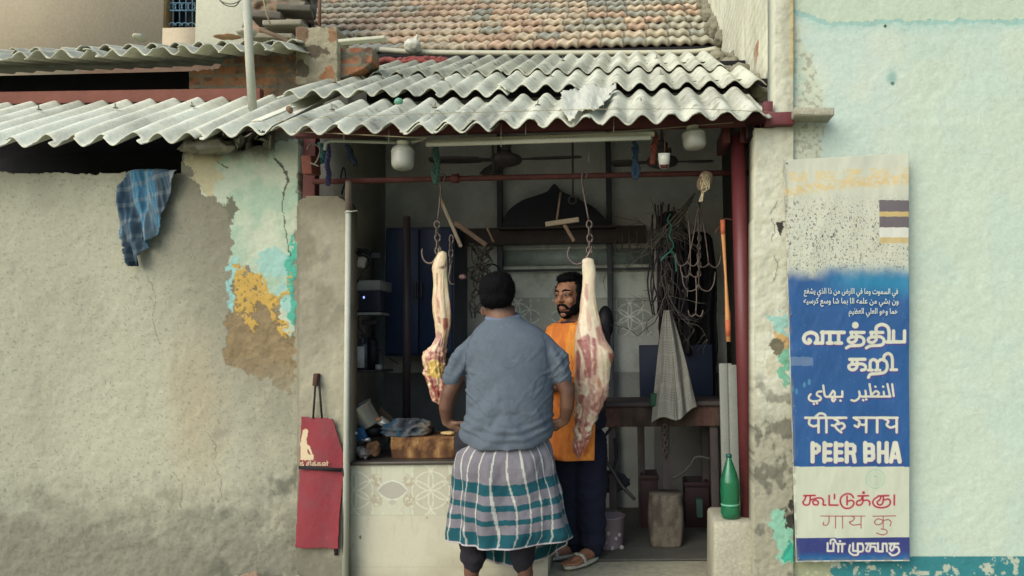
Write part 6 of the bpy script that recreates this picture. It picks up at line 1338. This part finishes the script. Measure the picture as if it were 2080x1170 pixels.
LET.append(([[(680, 526), (862, 526)], [(715, 526), (706, 585)], [(766, 526), (766, 605)]], A1, 38, 'w', 1, 0))
LET.append(([[(706, 580), (670, 606), (682, 642), (726, 650), (760, 625), (766, 590)], [(712, 586), (820, 580), (866, 606), (862, 644), (820, 654)]], A1, 36, 'w', 1, 1))
LET.append(([[(924, 652), (924, 560), (962, 528), (1006, 560), (1010, 652)], [(1010, 560), (1056, 528), (1112, 552), (1128, 620), (1100, 676), (1030, 694), (930, 702), (902, 740)], [(1086, 540), (1090, 485), (1138, 456), (1184, 500), (1190, 648)]], A1, 36, 'w', 1, 1))
LET.append(([[(900, 654), (950, 654)], [(985, 654), (1040, 654)], [(1170, 650), (1240, 650)]], A1, 34, 'w', 1, 0))
LET.append(([[(345, 908), (300, 914), (288, 950), (332, 975), (330, 1008), (262, 1025), (202, 1010), (192, 972), (214, 940)], [(366, 838), (374, 900), (388, 962), (430, 970), (462, 932), (484, 900), (504, 930), (492, 972), (470, 1000), (486, 1024), (508, 1000)], [(700, 1010), (742, 1020), (786, 990), (800, 950), (792, 908)], [(798, 962), (850, 970), (872, 950), (866, 900)], [(935, 955), (990, 904), (1030, 930), (1002, 966)], [(1086, 912), (1092, 962)], [(1130, 820), (1148, 900), (1160, 955)], [(1188, 822), (1204, 962)]], A1, 25, 'w', 1, 1))
LET.append(([[(440, 971), (592, 971), (592, 908)], [(915, 820), (936, 955)], [(860, 968), (1165, 968)], [(250, 1054), (254, 1056)], [(288, 1046), (292, 1048)], [(568, 1016), (573, 1018)], [(838, 1010), (842, 1012)], [(874, 1000), (878, 1002)], [(984, 850), (988, 853)], [(1078, 850), (1082, 853)]], A1, 26, 'w', 1, 0))
LET.append(([[(222, 844), (465, 844)], [(300, 844), (300, 930)], [(347, 930), (347, 844)], [(510, 844), (770, 844)], [(585, 844), (585, 930)], [(650, 844), (650, 930)], [(765, 844), (765, 930)]], B1_, 15, 'w', 1, 0))
LET.append(([[(250, 846), (244, 878), (270, 894), (300, 886)], [(346, 844), (336, 824), (308, 818), (284, 836)], [(392, 848), (418, 868), (396, 890), (380, 888)], [(396, 890), (412, 912), (436, 930)], [(416, 882), (442, 876), (456, 896), (438, 912)], [(520, 850), (545, 868), (536, 898), (516, 890)], [(540, 880), (562, 886), (585, 884)], [(690, 848), (716, 864), (706, 886), (730, 902), (765, 890)]], B1_, 14, 'w', 1, 1))
bx = []
bx += [[(447, 82), (447, 232)], [(447, 97), (478, 97)], [(447, 157), (478, 157)], [(497, 112), (497, 142)]]
for x0_ in (545, 637): bx += [[(x0_, 82), (x0_, 232)], [(x0_, 97), (x0_+50, 97)], [(x0_, 157), (x0_+44, 157)], [(x0_, 217), (x0_+50, 217)]]
bx += [[(727, 82), (727, 232)], [(727, 97), (775, 97)], [(727, 160), (775, 160)], [(790, 110), (790, 148)], [(780, 165), (792, 232)]]
bx += [[(880, 82), (880, 232)], [(880, 97), (930, 97)], [(880, 157), (930, 157)], [(880, 217), (930, 217)], [(942, 110), (942, 145)], [(944, 170), (944, 205)]]
bx += [[(993, 82), (993, 232)], [(1055, 82), (1055, 232)], [(993, 157), (1055, 157)], [(1120, 82), (1090, 232)], [(1130, 82), (1160, 232)], [(1100, 196), (1150, 196)]]
LET.append((bx, C1, 35, 'w', 1, 0))
rt = [[(155, 309), (300, 305)], [(485, 305), (485, 430), (600, 430)], [(555, 290), (555, 346)], [(720, 310), (720, 425)], [(865, 309), (1000, 305)], [(1130, 309), (1270, 305)], [(1345, 300), (1345, 428)]]
LET.append((rt, D1, 22, 'r', 0, 0))
LET.append(([[(180, 310), (165, 360), (140, 395), (165, 430), (216, 424), (235, 375), (236, 310)], [(240, 366), (300, 346), (370, 336), (408, 370), (404, 424), (440, 430)], [(284, 425), (270, 388), (306, 368), (342, 392), (328, 426), (284, 425)],
            [(804, 330), (770, 288), (705, 282), (642, 330), (634, 400), (680, 465), (752, 470), (802, 430), (806, 385), (770, 366), (726, 384)], circ(937, 265, 8), [(922, 310), (905, 360), (852, 380), (846, 420), (890, 430), (926, 395), (928, 310)], [(925, 372), (985, 364), (1018, 390), (1016, 430)],
            [(1172, 310), (1150, 360), (1116, 390), (1135, 424), (1178, 420), (1198, 370), (1198, 310)], [(1196, 366), (1268, 352), (1294, 392), (1268, 440), (1190, 464), (1100, 450), (1058, 400), (1080, 350), (1122, 322)]], D1, 21, 'r', 0, 1))
LET.append(([[(375, 575), (955, 575)], [(568, 575), (568, 735)], [(660, 575), (660, 735)], [(905, 575), (905, 735)], [(1060, 575), (1365, 575)], [(1198, 575), (1198, 742)]], D1, 13, 'b', 0, 0))
LET.append(([[(482, 575), (480, 655), (450, 694), (406, 688), (410, 655)], [(790, 580), (820, 602), (790, 640), (750, 656), (790, 690), (850, 690), (905, 682)], [(1198, 632), (1130, 612), (1082, 650), (1112, 690), (1168, 680), (1198, 642), (1258, 622), (1304, 652), (1290, 706)], [(1172, 746), (1238, 760), (1248, 800), (1190, 824), (1110, 800)]], D1, 14, 'b', 0, 1))
LET.append(([[(462, 930), (462, 1036), (540, 1036), (540, 930)], [(585, 940), (690, 940)], [(604, 940), (604, 1045)], [(655, 940), (655, 1045)], [(800, 935), (800, 1036), (862, 1036), (862, 940), (920, 940)], [(970, 940), (1100, 940)], [(1130, 935), (1130, 1042), (1192, 1042), (1192, 940), (1242, 940), (1250, 1042)], [(1280, 940), (1400, 940)], [(622, 905), (628, 905)]], D1, 26, 'p', 0, 0))
LET.append(([[(500, 938), (505, 892), (550, 884), (568, 920)], [(920, 940), (936, 990), (922, 1040), (866, 1045)], [(866, 1045), (860, 1084), (800, 1088), (748, 1040), (760, 960)], [(1010, 940), (985, 990), (975, 1032), (1018, 1036), (1034, 940)], [(1034, 985), (1090, 985), (1100, 1040)], [(1316, 940), (1290, 995), (1308, 1034), (1340, 1000), (1346, 940)], [(1346, 990), (1390, 985), (1410, 1040), (1380, 1078), (1320, 1094), (1280, 1064)]], D1, 25, 'p', 0, 1))
qTL, qTR, qBL, qBR = (1592, 325), (1846, 311), (1617, 1142), (1848, 1140)
nx, ny = 260, 760; U, V_ = np.meshgrid(np.linspace(0, 1, nx), np.linspace(0, 1, ny)); U, V_ = U.ravel(), V_.ravel()
gx = (qTL[0]*(1-U)+qTR[0]*U)*(1-V_)+(qBL[0]*(1-U)+qBR[0]*U)*V_; gy = (qTL[1]*(1-U)+qTR[1]*U)*(1-V_)+(qBL[1]*(1-U)+qBR[1]*U)*V_
p = atn(gx, gy, 3.99); p[:, 1] += .014*(fbm(gx/60, gy/110, 0, 4, 801)-.5)+.003*np.abs(np.sin(gx/37+gy/90))
n1 = fbm(gx/50, gy/50, 0, 4, 802); yb = gy+.05*(gx-1700)*(gy < 500)
c = np.zeros((len(gx), 3))+s2l((206, 206, 188))
# courtyard crowd photograph: arcade, gold band, specks
arc = (yb > 345) & (yb < 366) & (((gx-1600) % 56) < 40); c = mixc(c, (222, 196, 140), arc*sstep(.35, .6, fbm(gx/6, gy/3, 0, 3, 803))*.8)
c = mixc(c, (222, 190, 130), sstep(16, 3, np.abs(gy-np.interp(gx, [1592, 1700, 1820, 2116], [390, 374, 366, 356])))*sstep(.3, .6, fbm(gx/5, gy/5, 0, 3, 804))*.85)
spk = fbm(gx/2.6, gy/3.6, 0, 2, 805); dens = sstep(385, 430, gy)*sstep(575, 535, gy)
c = mixc(c, (84, 82, 90), (spk > .70)*dens*.7); c = mixc(c, (170, 140, 104), (spk < .27)*dens*.5); c = mixc(c, (66, 64, 72), sstep(.78, .84, fbm(gx/4.2, gy/6.5, 0, 2, 806))*dens*.9)
kb = (gx > 1786) & (gx < 1868) & (gy > 406+.02*(gx-1786)) & (gy < 494); c[kb] = s2l((112, 102, 106)); c[kb & (gy > 430) & (gy < 440)] = s2l((204, 178, 120)); c[kb & (gy > 462)] = s2l((222, 220, 210)); c[kb & (gy > 482)] = s2l((206, 182, 130))
bl_ = sstep(536, 572, gy+(n1-.5)*36-.02*(gx-1620)); blue = s2l((40, 88, 146))*(.85+.3*n1)[:, None]; c = c*(1-bl_[:, None])+blue*bl_[:, None]
c = mixc(c, (44, 140, 176), sstep(45, 0, np.abs(gy-570-.03*(gx-1700)))*sstep(1640, 1760, gx)*.7)
st_ = (np.abs(gy-735-(n1-.5)*10) < 9) & (gx < 1652); c = mixc(c, (130, 150, 176), st_*.5)
for sx_, sy_ in ((1634, 782), (1644, 776), (1618, 795), (1610, 790)): c = mixc(c, (90, 160, 190), (np.hypot(gx-sx_, (gy-sy_)*.5) < 3)*.5)
wh = (gy > 948) & (gy <= 1093-.005*(gx-1617)); c = np.where(wh[:, None], s2l((206, 208, 188))*(.94+.1*n1)[:, None], c)
pu = gy > 1093-.005*(gx-1617); c = np.where(pu[:, None], s2l((54, 62, 124))*(.85+.3*n1)[:, None], c); c = mixc(c, (30, 104, 160), pu*sstep(1118, 1136, gy)*.9)
c = mixc(c, (222, 220, 208), (V_ > .9965)*.9); c = mixc(c, (214, 216, 204), (U < .004)*(gy > 560)*.7)
c = mixc(c, (120, 160, 190), sstep(.80, .86, fbm(gx/3, gy/5, 0, 3, 807))*((gy > 600) & (gy < 948) | pu)*.5)
gr = np.maximum(sstep(.04, .0, U), sstep(.985, 1, V_))*sstep(.4, .62, fbm(gx/8, gy/14, 0, 4, 808)); c = mixc(c, (128, 122, 104), gr*.55)
sd_ = np.hypot(gx-1778.5, gy-973); c = mixc(c, (150, 196, 168), ((np.abs(sd_-19) < .9)*.8+(np.abs(sd_-14) < .7)*.3+(sd_ < 14)*.12+(np.hypot(gx-1778, (gy-968)*2) < 3.5)*.9))
CL = {'w': (214, 212, 194), 'r': (164, 40, 62), 'b': (164, 70, 70), 'p': (216, 214, 202)}
for shadow in (1, 0):
    for strokes, (o_, sc), wd_, kc, sh_, cur in LET:
        if shadow and not (sh_ or kc in 'pr'): continue
        for s_ in strokes:
            pts = [(o_[0]+a_/sc, o_[1]+b_/sc) for a_, b_ in (spl2(s_) if cur else s_)]; w2 = wd_/sc/2
            xs = [a_ for a_, _ in pts]; ys = [b_ for _, b_ in pts]
            i = np.where((gx > min(xs)-8) & (gx < max(xs)+8) & (gy > min(ys)-8) & (gy < max(ys)+8))[0]
            if shadow:
                if kc == 'r': d = segd(gx[i], gy[i], pts); c[i] = mixc(c[i], (226, 176, 168), sstep(w2+2.2, w2+1.0, d)*.6)
                else: d = segd(gx[i]-1.2, gy[i]-2.2, pts); c[i] = mixc(c[i], (84, 62, 132), sstep(w2+1.2, w2+.2, d))
            else: d = segd(gx[i], gy[i], pts); c[i] = mixc(c[i], CL[kc], sstep(w2+.5, w2-.5, d))
M_ban = mat('banner_print', None, .45, .03, 4, .04, 20, grain=.02, spec=.35)
bn = thing('shop_banner', 'large blue and white printed shop banner with Tamil, Arabic, Hindi and English lettering', 'banner', at(1730, 1142, 3.99))
obj('printed_sheet', (p, gridf(nx, ny)), M_ban, bn, cols=c, solid=.008, solid_off=-1)
for nx_, ny_ in ((1598, 332), (1606, 640), (1612, 940), (1622, 1134)): obj('nail', lathe(at(nx_, ny_, 3.992), [(.001, 0), (.0055, 0), (.004, .008), (.001, .009)], 10, (0, -1, 0)), M_bolt, bn)
# three lines of small verse, shaped from joined letter forms
FORMS = {'\u0627': 'FE8D', '\u0628': 'FE8F', '\u062A': 'FE95', '\u0630': 'FEAB', '\u0631': 'FEAD', '\u0633': 'FEB1', '\u0634': 'FEB5', '\u0636': 'FEBD', '\u0638': 'FEC5', '\u0639': 'FEC9', '\u0641': 'FED1', '\u0643': 'FED9', '\u0644': 'FEDD', '\u0645': 'FEE1', '\u0646': 'FEE5', '\u0647': 'FEE9', '\u0648': 'FEED', '\u064A': 'FEF1', '\u0642': 'FED5', '\u062D': 'FEA1'}
NOJ = '\u0627\u0630\u0631\u0648'
def shape(s_):
    out = []
    for w_ in s_.split(' '):
        t_ = ''
        for i, ch_ in enumerate(w_):
            b_ = int(FORMS[ch_], 16); pj = i > 0 and w_[i-1] not in NOJ; nj = i < len(w_)-1 and ch_ not in NOJ
            t_ += chr(b_ + (1 if pj and not nj else 2 if nj and not pj else 3 if pj and nj else 0))
        out.append(t_[::-1])
    return ' '.join(out[::-1])
M_ver = mat('verse_white', (226, 226, 214), .6, .02, 5, 0)
vs = ('\u0641\u064A \u0627\u0644\u0633\u0645\u0648\u062A \u0648\u0645\u0627 \u0641\u064A \u0627\u0644\u0627\u0631\u0636 \u0645\u0646 \u0630\u0627 \u0627\u0644\u0630\u064A \u064A\u0634\u0641\u0639', '\u0648\u0646 \u0628\u0634\u064A \u0645\u0646 \u0639\u0644\u0645\u0647 \u0627\u0644\u0627 \u0628\u0645\u0627 \u0634\u0627 \u0648\u0633\u0639 \u0643\u0631\u0633\u064A\u0647', '\u0647\u0645\u0627 \u0648\u0647\u0648 \u0627\u0644\u0639\u0644\u064A \u0627\u0644\u0639\u0638\u064A\u0645')
for s_, x0_, x1_, yb_ in zip(vs, (1633, 1632, 1724), (1822, 1822, 1822), (596, 616, 637)):
    o = text('verse_line', shape(s_), x0_, yb_, 3.985, 16, M_ver, bn, off=.012)
    v = np.empty(len(o.data.vertices)*3); o.data.vertices.foreach_get('co', v); v = v.reshape(-1, 3); k_ = (x1_-x0_)/FPX*3.985/(v[:, 0].max()-v[:, 0].min())
    v[:, 0] = v[:, 0].min()+(v[:, 0]-v[:, 0].min())*k_; o.data.vertices.foreach_set('co', v.ravel()); o.data.update()
# debris at the foot of the left wall
rnd = random.Random(31)
for i, (px, py, s, c_, lab) in enumerate(((505, 1166, .07, (168, 140, 118), 'broken brick piece at the foot of the left wall'), (478, 1162, .045, (186, 178, 154), 'pale stone left of the broken brick piece'), (330, 1166, .03, (196, 188, 168), 'small pale pebble at the foot of the left wall'), (600, 1172, .04, (170, 160, 138), 'flat pale stone below the red apron'))):
    q = at(px, py, 4.33); q.z = .0
    v, f = ell(q+Vector((0, 0, s*.35)), s, s*.8, s*.5, 24); v = np.array([tuple(a) for a in v]); v += ((fbm(v[:, 0]*22, v[:, 1]*22, v[:, 2]*22, 3, 811+i)-.5)*s*.9)[:, None]
    obj('stone', (v, f), mat('debris%s' % 'abcd'[i], c_, .95, .3, 12, .6, 60), smooth=False, label=lab, cat='stone')
